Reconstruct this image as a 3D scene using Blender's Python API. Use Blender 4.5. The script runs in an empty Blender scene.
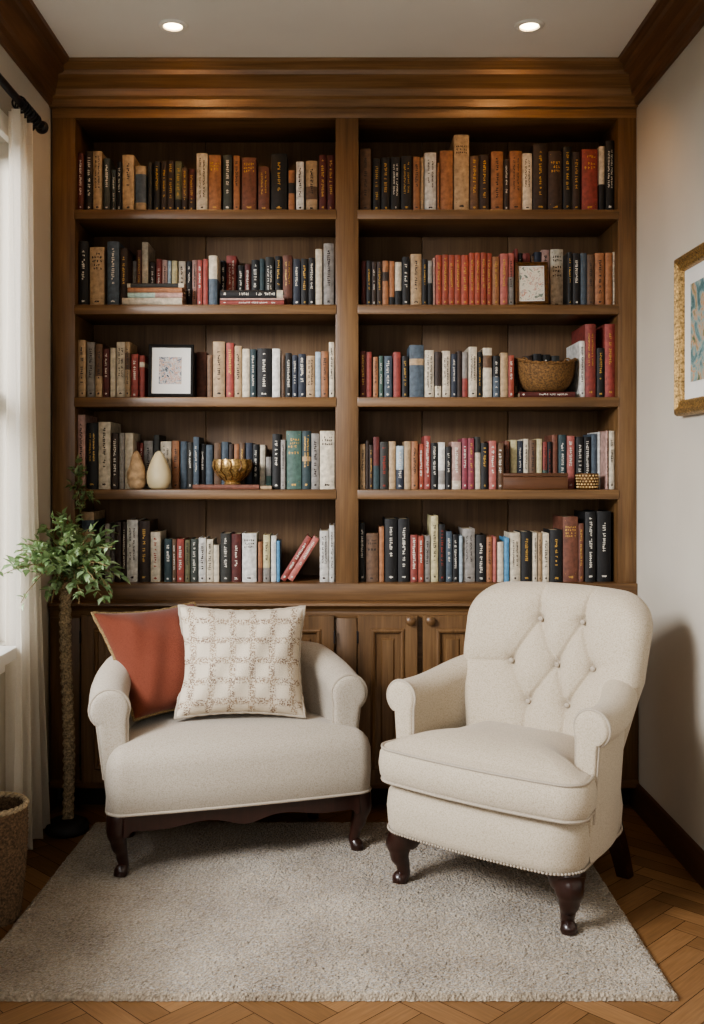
import bpy, bmesh, math, random
from mathutils import Vector, Matrix
R = random.Random(7)
C = bpy.context.scene.collection
PI = math.pi

# ------------------------------------------------------------------ camera geometry
F = 1023.0; CX = 338.0; HY = 470.0; H = 1.156; D = 3.5
S = D / F
def WX(px, Y=D): return (px - CX) * Y / F
def WZ(py, Y=D): return H - (py - HY) * Y / F
def W(px, py, Y): return Vector((WX(px, Y), Y, WZ(py, Y)))
XL, XR, ZC, YB = -0.985, 1.0226, 2.504, 3.79

def lin(h):
    h = h.lstrip('#'); o = []
    for i in (0, 2, 4):
        c = int(h[i:i+2], 16) / 255
        o.append(c / 12.92 if c <= .04045 else ((c + .055) / 1.055) ** 2.4)
    return o + [1.0]

# ------------------------------------------------------------------ materials
MATS = {}
class NT:
    def __init__(s, name):
        s.m = bpy.data.materials.new(name); s.m.use_nodes = True
        s.t = s.m.node_tree; s.b = s.t.nodes['Principled BSDF']
    def n(s, typ, **kw):
        nd = s.t.nodes.new(typ)
        for k, v in kw.items():
            if k.startswith('_'): nd.inputs[k[1:].replace('_', ' ')].default_value = v
            else: setattr(nd, k, v)
        return nd
    def l(s, a, b): s.t.links.new(a, b)
    def ramp(s, fac, stops):
        r = s.n('ShaderNodeValToRGB'); e = r.color_ramp.elements
        while len(e) < len(stops): e.new(.5)
        for k, (p, c) in enumerate(stops):
            e[k].position = p; e[k].color = lin(c) if isinstance(c, str) else c
        s.l(fac, r.inputs[0]); return r.outputs[0]
    def bump(s, h, strength, dist=.002):
        b = s.n('ShaderNodeBump'); b.inputs['Strength'].default_value = strength
        b.inputs['Distance'].default_value = dist
        s.l(h, b.inputs['Height']); s.l(b.outputs[0], s.b.inputs['Normal'])

def coords(nt, scale=(1, 1, 1), kind='Object'):
    tc = nt.n('ShaderNodeTexCoord'); mp = nt.n('ShaderNodeMapping')
    mp.inputs['Scale'].default_value = scale
    nt.l(tc.outputs[kind], mp.inputs[0]); return mp.outputs[0]

def wood(name, axis, dark, mid, light, rough=.42, scale=1.0, coat=.15):
    nt = NT(name)
    sc = [26 * scale] * 3; sc['XYZ'.index(axis)] = 1.6 * scale
    v = coords(nt, sc)
    n1 = nt.n('ShaderNodeTexNoise', _Scale=1.0, _Detail=6.0, _Roughness=.62, _Distortion=.6); nt.l(v, n1.inputs[0])
    sc2 = [150 * scale] * 3; sc2['XYZ'.index(axis)] = 5 * scale
    v2 = coords(nt, sc2)
    n2 = nt.n('ShaderNodeTexNoise', _Scale=1.0, _Detail=3.0); nt.l(v2, n2.inputs[0])
    n3 = nt.n('ShaderNodeTexNoise', _Scale=2.2, _Detail=2.0); nt.l(coords(nt), n3.inputs[0])
    mx = nt.n('ShaderNodeMix', data_type='FLOAT'); mx.inputs[0].default_value = .35
    nt.l(n1.outputs[0], mx.inputs[2]); nt.l(n2.outputs[0], mx.inputs[3])
    mx2 = nt.n('ShaderNodeMix', data_type='FLOAT'); mx2.inputs[0].default_value = .25
    nt.l(mx.outputs[0], mx2.inputs[2]); nt.l(n3.outputs[0], mx2.inputs[3])
    nt.l(nt.ramp(mx2.outputs[0], [(.34, dark), (.5, mid), (.66, light)]), nt.b.inputs['Base Color'])
    nt.b.inputs['Roughness'].default_value = rough
    nt.b.inputs['Coat Weight'].default_value = coat; nt.b.inputs['Coat Roughness'].default_value = .3
    nt.bump(mx.outputs[0], .25, .002)
    return nt.m

def plain(name, col, rough=.6, var=.12, nscale=30, metal=0, bump=.0, bscale=200, objrand=0.0, sheen=0):
    nt = NT(name)
    n = nt.n('ShaderNodeTexNoise', _Scale=float(nscale), _Detail=4.0); nt.l(coords(nt), n.inputs[0])
    c = lin(col) if isinstance(col, str) else list(col)
    lo = [max(0, x * (1 - var * 1.6)) for x in c[:3]] + [1]; hi = [min(1, x * (1 + var * 1.6)) for x in c[:3]] + [1]
    col_o = nt.ramp(n.outputs[0], [(.3, lo), (.7, hi)])
    if objrand:
        oi = nt.n('ShaderNodeObjectInfo'); hs = nt.n('ShaderNodeHueSaturation')
        mr = nt.n('ShaderNodeMapRange'); mr.inputs['To Min'].default_value = 1 - objrand; mr.inputs['To Max'].default_value = 1 + objrand
        nt.l(oi.outputs['Random'], mr.inputs[0]); nt.l(mr.outputs[0], hs.inputs['Value']); nt.l(col_o, hs.inputs['Color']); col_o = hs.outputs[0]
    nt.l(col_o, nt.b.inputs['Base Color'])
    nt.b.inputs['Roughness'].default_value = rough; nt.b.inputs['Metallic'].default_value = metal
    if sheen: nt.b.inputs['Sheen Weight'].default_value = sheen
    if bump:
        n2 = nt.n('ShaderNodeTexNoise', _Scale=float(bscale), _Detail=3.0); nt.l(coords(nt), n2.inputs[0])
        nt.bump(n2.outputs[0], bump, .002)
    return nt.m

def linen(name, col, col2, dens=900):
    nt = NT(name)
    v = coords(nt)
    outs = []
    for ax in ('X', 'Z', 'Y'):
        sc = [dens * .45] * 3; sc['XYZ'.index(ax)] = dens
        n = nt.n('ShaderNodeTexNoise', _Scale=1.0, _Detail=1.0); nt.l(coords(nt, sc), n.inputs[0]); outs.append(n.outputs[0])
    a = nt.n('ShaderNodeMath', operation='ADD'); nt.l(outs[0], a.inputs[0]); nt.l(outs[1], a.inputs[1])
    a2 = nt.n('ShaderNodeMath', operation='ADD'); nt.l(a.outputs[0], a2.inputs[0]); nt.l(outs[2], a2.inputs[1])
    d = nt.n('ShaderNodeMath', operation='DIVIDE'); d.inputs[1].default_value = 3; nt.l(a2.outputs[0], d.inputs[0])
    nt.l(nt.ramp(d.outputs[0], [(.36, col2), (.56, col)]), nt.b.inputs['Base Color'])
    nt.b.inputs['Roughness'].default_value = .9; nt.b.inputs['Sheen Weight'].default_value = .2
    nt.b.inputs['Specular IOR Level'].default_value = .2
    nt.bump(d.outputs[0], .25, .0012)
    return nt.m

OAK = ('#473420', '#6a4e32', '#866846')
M = {}
M['oak_x'] = wood('oak_along_x', 'X', *OAK)
M['oak_z'] = wood('oak_along_z', 'Z', *OAK)
M['oak_back'] = wood('oak_back', 'Z', '#513b27', '#684f36', '#7d6346', rough=.6, coat=0)
M['crown'] = wood('walnut_crown', 'Y', '#4c3321', '#6a4a31', '#835f42', rough=.45, coat=.05)
M['crown_x'] = wood('walnut_cornice', 'X', '#5c432b', '#7f6040', '#9a7954', rough=.4, coat=.05)
M['base_dark'] = wood('walnut_baseboard', 'Y', '#38241a', '#4d3322', '#604230', rough=.45)
M['mahogany'] = wood('mahogany', 'Z', '#1d0d09', '#2c1610', '#3c211a', rough=.28, coat=.5)
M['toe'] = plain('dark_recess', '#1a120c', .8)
M['wall'] = plain('wall_paint', '#c0b9ac', .9, .03, 3, bump=.05, bscale=300)
M['ceil'] = plain('ceiling_paint', '#e0ddd6', .9, .02, 3)
M['white_trim'] = plain('white_paint', '#e9e6df', .5, .02, 5)
M['linen'] = linen('linen_oat', '#c2b6a3', '#a69883', 600)
M['linen_l'] = linen('linen_ivory', '#b8aea0', '#9e9382', 600)
M['piping'] = plain('linen_piping', '#aa9f90', .9, .1, 400)
M['terra'] = linen('linen_terracotta', '#764131', '#623222', 900)
M['burlap'] = plain('burlap', '#86704e', .95, .35, 300, bump=.6, bscale=350)
M['black'] = plain('black_iron', '#17161a', .5, .1, 20)
M['charcoal'] = plain('black_base', '#211f1e', .6, .1, 20)
M['brass'] = plain('antique_gold', '#a88a5a', .38, .45, 150, metal=.65, bump=.4, bscale=160)
M['goldbrown'] = plain('gold_brown', '#5e3f1c', .45, .3, 90, metal=.35, bump=.4, bscale=120)
M['paper'] = plain('page_paper', '#c9b795', .9, .12, 200, objrand=.15)
M['clay'] = plain('bisque_clay', '#b89c7a', .9, .22, 40, bump=.3, bscale=90)
M['creamvase'] = plain('cream_ceramic', '#d6c7a2', .5, .05, 20)
M['leaf'] = None

# leaf
nt = NT('leaf_green')
n = nt.n('ShaderNodeTexNoise', _Scale=28.0, _Detail=2.0); nt.l(coords(nt), n.inputs[0])
nt.l(nt.ramp(n.outputs[0], [(.3, '#4e6644'), (.5, '#7c9668'), (.72, '#b4c6a4')]), nt.b.inputs['Base Color'])
nt.b.inputs['Roughness'].default_value = .45
nt.b.inputs['Transmission Weight'].default_value = 0
tr = nt.n('ShaderNodeBsdfTranslucent'); tr.inputs[0].default_value = lin('#9ab47c')
ms = nt.n('ShaderNodeMixShader'); ms.inputs[0].default_value = .3
nt.l(nt.b.outputs[0], ms.inputs[1]); nt.l(tr.outputs[0], ms.inputs[2]); nt.l(ms.outputs[0], nt.t.nodes['Material Output'].inputs[0])
M['leaf'] = nt.m
M['stem'] = plain('plant_stem', '#8a7a55', .8, .2, 60)
M['rope'] = plain('rope_fibre', '#8c7b62', .95, .4, 160, bump=.8, bscale=220)
M['seagrass'] = plain('seagrass', '#64503c', .9, .4, 160, bump=.6, bscale=180)
M['seagrass_rim'] = plain('seagrass_rim', '#a8977c', .9, .25, 120, bump=.5, bscale=180)
M['wicker'] = plain('wicker', '#70522f', .8, .4, 160, bump=.6, bscale=220)

# rug
nt = NT('rug_wool')
v = coords(nt)
n1 = nt.n('ShaderNodeTexVoronoi', _Scale=150.0); nt.l(v, n1.inputs[0])
n2 = nt.n('ShaderNodeTexNoise', _Scale=4.0, _Detail=3.0); nt.l(v, n2.inputs[0])
n3 = nt.n('ShaderNodeTexNoise', _Scale=130.0, _Detail=3.0); nt.l(v, n3.inputs[0])
mx = nt.n('ShaderNodeMix', data_type='FLOAT'); mx.inputs[0].default_value = .45
nt.l(n3.outputs[0], mx.inputs[2]); nt.l(n2.outputs[0], mx.inputs[3])
nt.l(nt.ramp(mx.outputs[0], [(.3, '#6b5d4e'), (.5, '#988b79'), (.7, '#bdb09e')]), nt.b.inputs['Base Color'])
nt.b.inputs['Roughness'].default_value = 1.0; nt.b.inputs['Sheen Weight'].default_value = .3
nt.b.inputs['Specular IOR Level'].default_value = .1
nt.bump(n1.outputs[0], .9, .006)
M['rug'] = nt.m

# parquet
nt = NT('parquet')
at = nt.n('ShaderNodeAttribute', attribute_name='tone')
uv = nt.n('ShaderNodeTexCoord'); mp = nt.n('ShaderNodeMapping'); mp.inputs['Scale'].default_value = (3, 45, 1)
nt.l(uv.outputs['UV'], mp.inputs[0])
n1 = nt.n('ShaderNodeTexNoise', _Scale=1.0, _Detail=5.0, _Distortion=.4); nt.l(mp.outputs[0], n1.inputs[0])
mx = nt.n('ShaderNodeMix', data_type='FLOAT'); mx.inputs[0].default_value = .42
nt.l(n1.outputs[0], mx.inputs[2]); nt.l(at.outputs['Fac'], mx.inputs[3])
nt.l(nt.ramp(mx.outputs[0], [(.2, '#634729'), (.5, '#7c5a39'), (.8, '#96724d')]), nt.b.inputs['Base Color'])
nt.b.inputs['Roughness'].default_value = .42
nt.bump(n1.outputs[0], .12, .001)
M['parquet'] = nt.m
M['parquet_gap'] = plain('parquet_gap', '#2e1c0f', .9)

# patterned pillow (UV)
nt = NT('dotted_plaid')
uv = nt.n('ShaderNodeTexCoord')
sep = nt.n('ShaderNodeSeparateXYZ'); nt.l(uv.outputs['UV'], sep.inputs[0])
def band(out, freq, width):
    m = nt.n('ShaderNodeMath', operation='MULTIPLY'); m.inputs[1].default_value = freq; nt.l(out, m.inputs[0])
    f = nt.n('ShaderNodeMath', operation='FRACT'); nt.l(m.outputs[0], f.inputs[0])
    s_ = nt.n('ShaderNodeMath', operation='SUBTRACT'); s_.inputs[1].default_value = .5; nt.l(f.outputs[0], s_.inputs[0])
    a = nt.n('ShaderNodeMath', operation='ABSOLUTE'); nt.l(s_.outputs[0], a.inputs[0])
    c = nt.n('ShaderNodeMapRange'); c.inputs['From Min'].default_value = width; c.inputs['From Max'].default_value = width * .45
    nt.l(a.outputs[0], c.inputs[0]); return c.outputs[0]
bx_, by_ = band(sep.outputs[0], 6.0, .22), band(sep.outputs[1], 5.2, .22)
mxx = nt.n('ShaderNodeMath', operation='MAXIMUM'); nt.l(bx_, mxx.inputs[0]); nt.l(by_, mxx.inputs[1])
mp = nt.n('ShaderNodeMapping'); mp.inputs['Scale'].default_value = (74, 70, 1); nt.l(uv.outputs['UV'], mp.inputs[0])
vo = nt.n('ShaderNodeTexVoronoi', _Scale=1.0, _Randomness=.55); nt.l(mp.outputs[0], vo.inputs[0])
dots = nt.n('ShaderNodeMapRange'); dots.inputs['From Min'].default_value = .6; dots.inputs['From Max'].default_value = .38
nt.l(vo.outputs['Distance'], dots.inputs[0])
mm = nt.n('ShaderNodeMath', operation='MULTIPLY'); nt.l(mxx.outputs[0], mm.inputs[0]); nt.l(dots.outputs[0], mm.inputs[1])
nn = nt.n('ShaderNodeTexNoise', _Scale=9.0, _Detail=2.0); nt.l(uv.outputs['UV'], nn.inputs[0])
cr = nt.ramp(nn.outputs[0], [(.4, '#765f50'), (.6, '#9a846d')])
cm = nt.n('ShaderNodeMix', data_type='RGBA'); nt.l(mm.outputs[0], cm.inputs[0])
cm.inputs[6].default_value = lin('#d2c6b3'); nt.l(cr, cm.inputs[7])
nt.l(cm.outputs[2], nt.b.inputs['Base Color']); nt.b.inputs['Roughness'].default_value = .95
nt.b.inputs['Specular IOR Level'].default_value = .15
nt.bump(dots.outputs[0], .3, .002)
M['plaid'] = nt.m

# curtain: thin cloth, light passes through
nt = NT('curtain_linen')
n1 = nt.n('ShaderNodeTexNoise', _Scale=500.0, _Detail=1.0); nt.l(coords(nt), n1.inputs[0])
cc = nt.ramp(n1.outputs[0], [(.35, '#f1ece2'), (.65, '#f8f4ec')])
nt.l(cc, nt.b.inputs['Base Color']); nt.b.inputs['Roughness'].default_value = .95
tr = nt.n('ShaderNodeBsdfTranslucent'); nt.l(cc, tr.inputs[0])
ms = nt.n('ShaderNodeMixShader'); ms.inputs[0].default_value = .75
nt.l(nt.b.outputs[0], ms.inputs[1]); nt.l(tr.outputs[0], ms.inputs[2])
nt.l(ms.outputs[0], nt.t.nodes['Material Output'].inputs[0])
M['curtain'] = nt.m

# glass pane
nt = NT('window_glass')
g = nt.n('ShaderNodeBsdfTransparent'); gl = nt.n('ShaderNodeBsdfGlossy'); gl.inputs['Roughness'].default_value = .02
ms = nt.n('ShaderNodeMixShader'); ms.inputs[0].default_value = .05
nt.l(g.outputs[0], ms.inputs[1]); nt.l(gl.outputs[0], ms.inputs[2]); nt.l(ms.outputs[0], nt.t.nodes['Material Output'].inputs[0])
M['glass'] = nt.m

def emit(name, col, strength):
    nt = NT(name); e = nt.n('ShaderNodeEmission'); e.inputs[0].default_value = lin(col); e.inputs[1].default_value = strength
    nt.l(e.outputs[0], nt.t.nodes['Material Output'].inputs[0]); return nt.m
M['bulb'] = emit('lamp_glow', '#ffe2b4', 14)

def picture_mat(name, bg, stops, scale, thresh=None):
    nt = NT(name)
    v = coords(nt, (scale, scale, scale))
    w = nt.n('ShaderNodeTexNoise', _Scale=1.0, _Detail=5.0, _Roughness=.65, _Distortion=1.2); nt.l(v, w.inputs[0])
    c = nt.ramp(w.outputs[0], stops)
    nt.l(c, nt.b.inputs['Base Color']); nt.b.inputs['Roughness'].default_value = .5
    return nt.m
M['pic_wall'] = picture_mat('painting_floral', None, [(.3, '#2f4a46'), (.42, '#5f8184'), (.5, '#93a9a4'), (.56, '#c79a76'), (.62, '#5d7a5a'), (.72, '#2c3f4c')], 14)
M['pic_small'] = picture_mat('print_small', None, [(.36, '#3d4650'), (.44, '#a9adb0'), (.49, '#cfcbc2'), (.53, '#a9584a'), (.56, '#c9c0a8'), (.61, '#5f7696'), (.68, '#3d4650')], 55)
M['pic_flower'] = picture_mat('print_flower', None, [(.36, '#6d7a70'), (.42, '#cfcabb'), (.54, '#cfcabb'), (.57, '#a85a42'), (.6, '#cfcabb'), (.64, '#6c7f86')], 40)
M['mat_white'] = plain('mount_board', '#dcdad4', .8, .03, 10)

# book colours
PAL = {
 'dr': ('dark red', '#5e1d18'), 'rd': ('red', '#96352b'), 'rb': ('red-brown', '#78402b'), 'or': ('orange-brown', '#a5653a'),
 'tn': ('tan', '#b5946a'), 'cr': ('cream', '#d6c7ab'), 'wh': ('white', '#dedad0'), 'bk': ('black', '#1e1d1d'), 'dg': ('grey-green', '#454a43'),
 'gy': ('grey', '#948d84'), 'db': ('dark brown', '#3c2a20'), 'br': ('brown', '#6d4d34'), 'ol': ('olive', '#75704a'), 'nv': ('navy', '#2a3142'),
 'bl': ('slate blue', '#4c5b6a'), 'lb': ('pale blue', '#a3b7c4'), 'bb': ('bright blue', '#4387b5'), 'gn': ('green', '#46665a'), 'tl': ('dark teal', '#2b4246'),
 'pk': ('dusty pink', '#b98d80'), 'ye': ('pale yellow', '#d3c48d'), 'cm': ('crimson', '#8a2c3c'), 'sc': ('rust-red', '#a43c26'), 'dk': ('charcoal', '#35342f'),
 'co': ('coral', '#b95a4f'), 'mt': ('mint', '#a7c2b4'),
}
import colorsys
def mute(hexc, ks=.8, kv=.9):
    r_, g_, b_ = [int(hexc[i:i + 2], 16) / 255 for i in (1, 3, 5)]
    h_, s_, v_ = colorsys.rgb_to_hsv(r_, g_, b_); r_, g_, b_ = colorsys.hsv_to_rgb(h_, s_ * ks, v_ * kv)
    return '#%02x%02x%02x' % tuple(int(round(c * 255)) for c in (r_, g_, b_))
BM = {k: plain('book_cloth_' + v[0].replace(' ', '_').replace('-', '_'), mute(v[1]), .62, .2, 60, objrand=.12, bump=.12, bscale=500) for k, v in PAL.items()}
LM = {'g': plain('gilt_lettering', '#b8924c', .42, .2, 150, metal=.3), 'w': plain('pale_lettering', '#cfc9bd', .6, .1, 150),
      'k': plain('dark_lettering', '#332a25', .7, .1, 150), 'r': plain('red_lettering', '#8a3226', .7, .1, 150)}
LW = {'g': 'gold lettering', 'w': 'pale lettering', 'k': 'dark lettering', 'r': 'red lettering'}

# ------------------------------------------------------------------ mesh builder
class MB:
    def __init__(s): s.v = []; s.f = []; s.mi = []; s.cm = 0; s.uv = {}
    def add(s, vs, fs):
        o = len(s.v); s.v += [Vector(p) for p in vs]
        for f in fs: s.f.append([i + o for i in f]); s.mi.append(s.cm)
        return o
    def box(s, x0, x1, y0, y1, z0, z1):
        s.add([(x0, y0, z0), (x1, y0, z0), (x1, y1, z0), (x0, y1, z0), (x0, y0, z1), (x1, y0, z1), (x1, y1, z1), (x0, y1, z1)],
              [(0, 3, 2, 1), (4, 5, 6, 7), (0, 1, 5, 4), (1, 2, 6, 5), (2, 3, 7, 6), (3, 0, 4, 7)])
    def bbox(s, x0, x1, y0, y1, z0, z1, b=.003):      # box with chamfered edges
        bm = bmesh.new(); bmesh.ops.create_cube(bm, size=1)
        for v in bm.verts: v.co = ((x0 + x1) / 2 + v.co.x * (x1 - x0), (y0 + y1) / 2 + v.co.y * (y1 - y0), (z0 + z1) / 2 + v.co.z * (z1 - z0))
        bmesh.ops.bevel(bm, geom=bm.edges[:], offset=b, segments=2, profile=.5, affect='EDGES')
        s.frombm(bm)
    def frombm(s, bm):
        bm.verts.index_update()
        s.add([v.co.copy() for v in bm.verts], [[v.index for v in f.verts] for f in bm.faces]); bm.free()
    def tube(s, pts, r, n=8, cap=True, closed=False):
        pts = [Vector(p) for p in pts]; k = len(pts); rs = r if isinstance(r, (list, tuple)) else [r] * k
        rings = []; prev = None
        for i, p in enumerate(pts):
            a = pts[(i - 1) % k] if (closed or i > 0) else p; b = pts[(i + 1) % k] if (closed or i < k - 1) else p
            t = (b - a); t = t.normalized() if t.length > 1e-9 else Vector((0, 0, 1))
            if prev is None:
                u = t.cross(Vector((0, 0, 1)) if abs(t.z) < .9 else Vector((1, 0, 0))).normalized()
            else:
                u = (prev - t * prev.dot(t)); u = u.normalized() if u.length > 1e-9 else t.orthogonal().normalized()
            prev = u; w = t.cross(u)
            rings.append([p + (u * math.cos(2 * PI * j / n) + w * math.sin(2 * PI * j / n)) * rs[i] for j in range(n)])
        s.loft(rings, True, cap and not closed, closed)
    def loft(s, rings, wrap=True, cap=True, closed=False):
        n = len(rings[0]); vs = [p for r in rings for p in r]; fs = []; k = len(rings)
        for i in range(k if closed else k - 1):
            i2 = (i + 1) % k
            for j in range(n if wrap else n - 1):
                j2 = (j + 1) % n
                fs.append((i * n + j, i * n + j2, i2 * n + j2, i2 * n + j))
        if cap: fs.append(list(range(n))[::-1]); fs.append([(k - 1) * n + j for j in range(n)])
        s.add(vs, fs)
    def lathe(s, prof, c=(0, 0, 0), n=32, mod=None):
        rings = []
        for k, (r, z) in enumerate(prof):
            ring = []
            for j in range(n):
                a = 2 * PI * j / n; rr = max(r, 1e-4); zz = z
                if mod: rr, zz = mod(rr, zz, a, k)
                ring.append(Vector((c[0] + rr * math.cos(a), c[1] + rr * math.sin(a), c[2] + zz)))
            rings.append(ring)
        s.loft(rings, True, True)
    def sphere(s, c, r, n=8, sc=(1, 1, 1)):
        rings = []
        for i in range(1, n):
            t = PI * i / n
            rings.append([Vector((c[0] + r * sc[0] * math.sin(t) * math.cos(2 * PI * j / (2 * n)), c[1] + r * sc[1] * math.sin(t) * math.sin(2 * PI * j / (2 * n)), c[2] - r * sc[2] * math.cos(t))) for j in range(2 * n)])
        s.loft(rings, True, True)
    def prism(s, poly, axis, a, b):     # poly 2D pts extruded along axis from a to b
        def P(u, w, t): return {'X': (t, u, w), 'Y': (u, t, w), 'Z': (u, w, t)}[axis]
        n = len(poly); vs = [P(u, w, a) for u, w in poly] + [P(u, w, b) for u, w in poly]
        s.add(vs, [list(range(n)), [n + i for i in range(n)][::-1]] + [(i, n + i, n + (i + 1) % n, (i + 1) % n) for i in range(n)])
    def obj(s, name, mat, parent=None, loc=None, smooth=35, fix=True, local=False):
        o0 = Vector((0, 0, 0))
        if not local:
            if parent is not None: o0 = parent['_o'] if '_o' in parent else (0, 0, 0); o0 = Vector(o0)
            elif loc is not None: o0 = Vector(loc)
        me = bpy.data.meshes.new(name); me.from_pydata([v - o0 for v in s.v], [], s.f)
        for m in (mat if isinstance(mat, list) else [mat]): me.materials.append(m)
        if any(s.mi): me.polygons.foreach_set('material_index', s.mi)
        if fix:
            bm = bmesh.new(); bm.from_mesh(me); bmesh.ops.remove_doubles(bm, verts=bm.verts, dist=1e-6); bmesh.ops.recalc_face_normals(bm, faces=bm.faces); bm.to_mesh(me); bm.free()
        if smooth:
            me.shade_smooth(); me.set_sharp_from_angle(angle=math.radians(smooth))
        me.update()
        o = bpy.data.objects.new(name, me); C.objects.link(o)
        if parent is not None: o.parent = parent; o['_o'] = list(o0)
        else: o.location = o0; o['_o'] = list(o0)
        return o

def tag(o, label, cat, group=None):
    o['label'] = label; o['category'] = cat
    if group: o['group'] = group
    return o
def thing(name, label, cat, loc=(0, 0, 0), rz=0, group=None):
    o = bpy.data.objects.new(name, None); C.objects.link(o); o.location = loc; o.rotation_euler = (0, 0, rz)
    o.empty_display_size = .1; o['_o'] = list(loc); return tag(o, label, cat, group)
def struct(o): o['kind'] = 'structure'; return o

# ------------------------------------------------------------------ soft shapes
def rounded_outline(w0, w1, y0, y1, rf, rb, bow=0.0, n=10):
    """closed CCW outline; front (y0) half width w0, rear (y1) half width w1, corner radii."""
    P = []
    def arc(cx, cy, r, a0, a1):
        for k in range(n + 1):
            a = a0 + (a1 - a0) * k / n; P.append((cx + r * math.cos(a), cy + r * math.sin(a)))
    arc(w0 - rf, y0 + rf, rf, -PI / 2, 0); arc(w1 - rb, y1 - rb, rb, 0, PI / 2)
    arc(-w1 + rb, y1 - rb, rb, PI / 2, PI); arc(-w0 + rf, y0 + rf, rf, PI, 1.5 * PI)
    out = []
    for i in range(len(P)):                       # densify + bow the front
        a, b = P[i], P[(i + 1) % len(P)]; L = math.dist(a, b); k = max(1, int(L / .018))
        for j in range(k):
            t = j / k; x, y = a[0] + (b[0] - a[0]) * t, a[1] + (b[1] - a[1]) * t
            f = max(0, 1 - (y - y0) / (.35 * (y1 - y0)))
            y -= bow * (1 - (x / w0) ** 2) * f
            out.append((x, y))
    return out
def offset(outl, d):
    n = len(outl); res = []
    for i in range(n):
        a, b = outl[i - 1], outl[(i + 1) % n]; tx, ty = b[0] - a[0], b[1] - a[1]; L = math.hypot(tx, ty) or 1
        res.append((outl[i][0] + ty / L * d, outl[i][1] - tx / L * d))
    return res
def soft_slab(mb, outl, prof, crown=.03, under=0.0, zfun=None):
    """prof: list of (z, outward offset) bottom to top; caps are crowned."""
    rings = []
    n = len(outl); cx = sum(p[0] for p in outl) / n; cy = sum(p[1] for p in outl) / n
    zf = zfun or (lambda x, y: 0)
    b = offset(outl, prof[0][1]); t = offset(outl, prof[-1][1])
    for k in (.02, .3, .6, .85, .95): rings.append([Vector((cx + (x - cx) * k, cy + (y - cy) * k, prof[0][0] - under * (1 - k * k))) for x, y in b])
    for z, o in prof: rings.append([Vector((x, y, z)) for x, y in offset(outl, o)])
    for k in (.985, .96, .92, .86, .78, .68, .56, .42, .26, .1, .01):
        rings.append([Vector((cx + (x - cx) * k, cy + (y - cy) * k, prof[-1][0] + crown * (1 - k ** 3.2) + zf(cx + (x - cx) * k, cy + (y - cy) * k) * (1 - k ** 4))) for x, y in t])
    mb.loft(rings, True, True)
def sweep(mb, path, sec, cap=True):
    """path [(x,y)] ; sec [(outward, z)] closed; outward = right-hand normal of travel."""
    rings = []; n = len(path)
    for i, p in enumerate(path):
        a, b = path[max(0, i - 1)], path[min(n - 1, i + 1)]; tx, ty = b[0] - a[0], b[1] - a[1]; L = math.hypot(tx, ty)
        nx, ny = -ty / L, tx / L
        rings.append([Vector((p[0] + nx * o, p[1] + ny * o, z)) for o, z in (sec(i / (n - 1)) if callable(sec) else sec)])
    mb.loft(rings, True, cap); return rings
def arm_section(zc, r, inner, outer, zlow, zlow_in):
    P = [(outer[1], zlow)]
    P += [(outer[1] + (outer[0] - outer[1]) * t, zlow + (zc - r * .8 - zlow) * t) for t in (.33, .66, 1.0)]
    for k in range(17):
        a = math.radians(-58 + (238) * k / 16); P.append((r * math.cos(a), zc + r * math.sin(a)))
    P += [(inner, zc - .03 - (zc - .03 - zlow_in) * t) for t in (0, .5, 1)]
    return P

# ------------------------------------------------------------------ room shell
YF = -0.9
mb = MB()
pl, pw = .252, .063
m45 = Matrix.Rotation(PI / 4, 3, 'Z')
bm = bmesh.new(); uvl = bm.loops.layers.uv.new('UVMap'); tone = bm.faces.layers.float.new('tone')
g = .0009
for i in range(-100, 100):
    for j in range(-16, 17):
        bx0, by0 = i * pw + j * pl, i * pw - j * pl
        for vert in (0, 1):
            if vert: x0, y0, x1, y1 = bx0 + pl, by0 + pw - pl, bx0 + pl + pw, by0 + pw
            else: x0, y0, x1, y1 = bx0, by0, bx0 + pl, by0 + pw
            c = m45 @ Vector(((x0 + x1) / 2, (y0 + y1) / 2, 0)) + Vector((0, 2, 0))
            if not (XL - .3 < c.x < XR + .3 and .8 < c.y < 3.9): continue
            ps = [(x0 + g, y0 + g), (x1 - g, y0 + g), (x1 - g, y1 - g), (x0 + g, y1 - g)]
            f = bm.faces.new([bm.verts.new(m45 @ Vector((p[0], p[1], 0)) + Vector((0, 2, 0))) for p in ps])
            f[tone] = R.random(); ou, ov = R.random() * 50, R.random() * 50
            for lp, p in zip(f.loops, ps):
                a, b = p[0] - x0, p[1] - y0
                if vert: a, b = b, a
                lp[uvl].uv = (a / pl * 1.0 + ou, b / pl + ov)
for co, no in (((XL, 0, 0), (-1, 0, 0)), ((XR, 0, 0), (1, 0, 0)), ((0, 1.0, 0), (0, -1, 0)), ((0, YB, 0), (0, 1, 0))):
    bmesh.ops.bisect_plane(bm, geom=bm.verts[:] + bm.edges[:] + bm.faces[:], plane_co=co, plane_no=no, clear_outer=True)
vs = [bm.verts.new(p) for p in ((XL, YF, -.0015), (XR, YF, -.0015), (XR, YB, -.0015), (XL, YB, -.0015))]
f = bm.faces.new(vs); f.material_index = 1
bmesh.ops.recalc_face_normals(bm, faces=bm.faces)
me = bpy.data.meshes.new('floor'); bm.to_mesh(me); bm.free(); me.materials.append(M['parquet']); me.materials.append(M['parquet_gap'])
fl = bpy.data.objects.new('floor', me); C.objects.link(fl); struct(fl)

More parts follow.
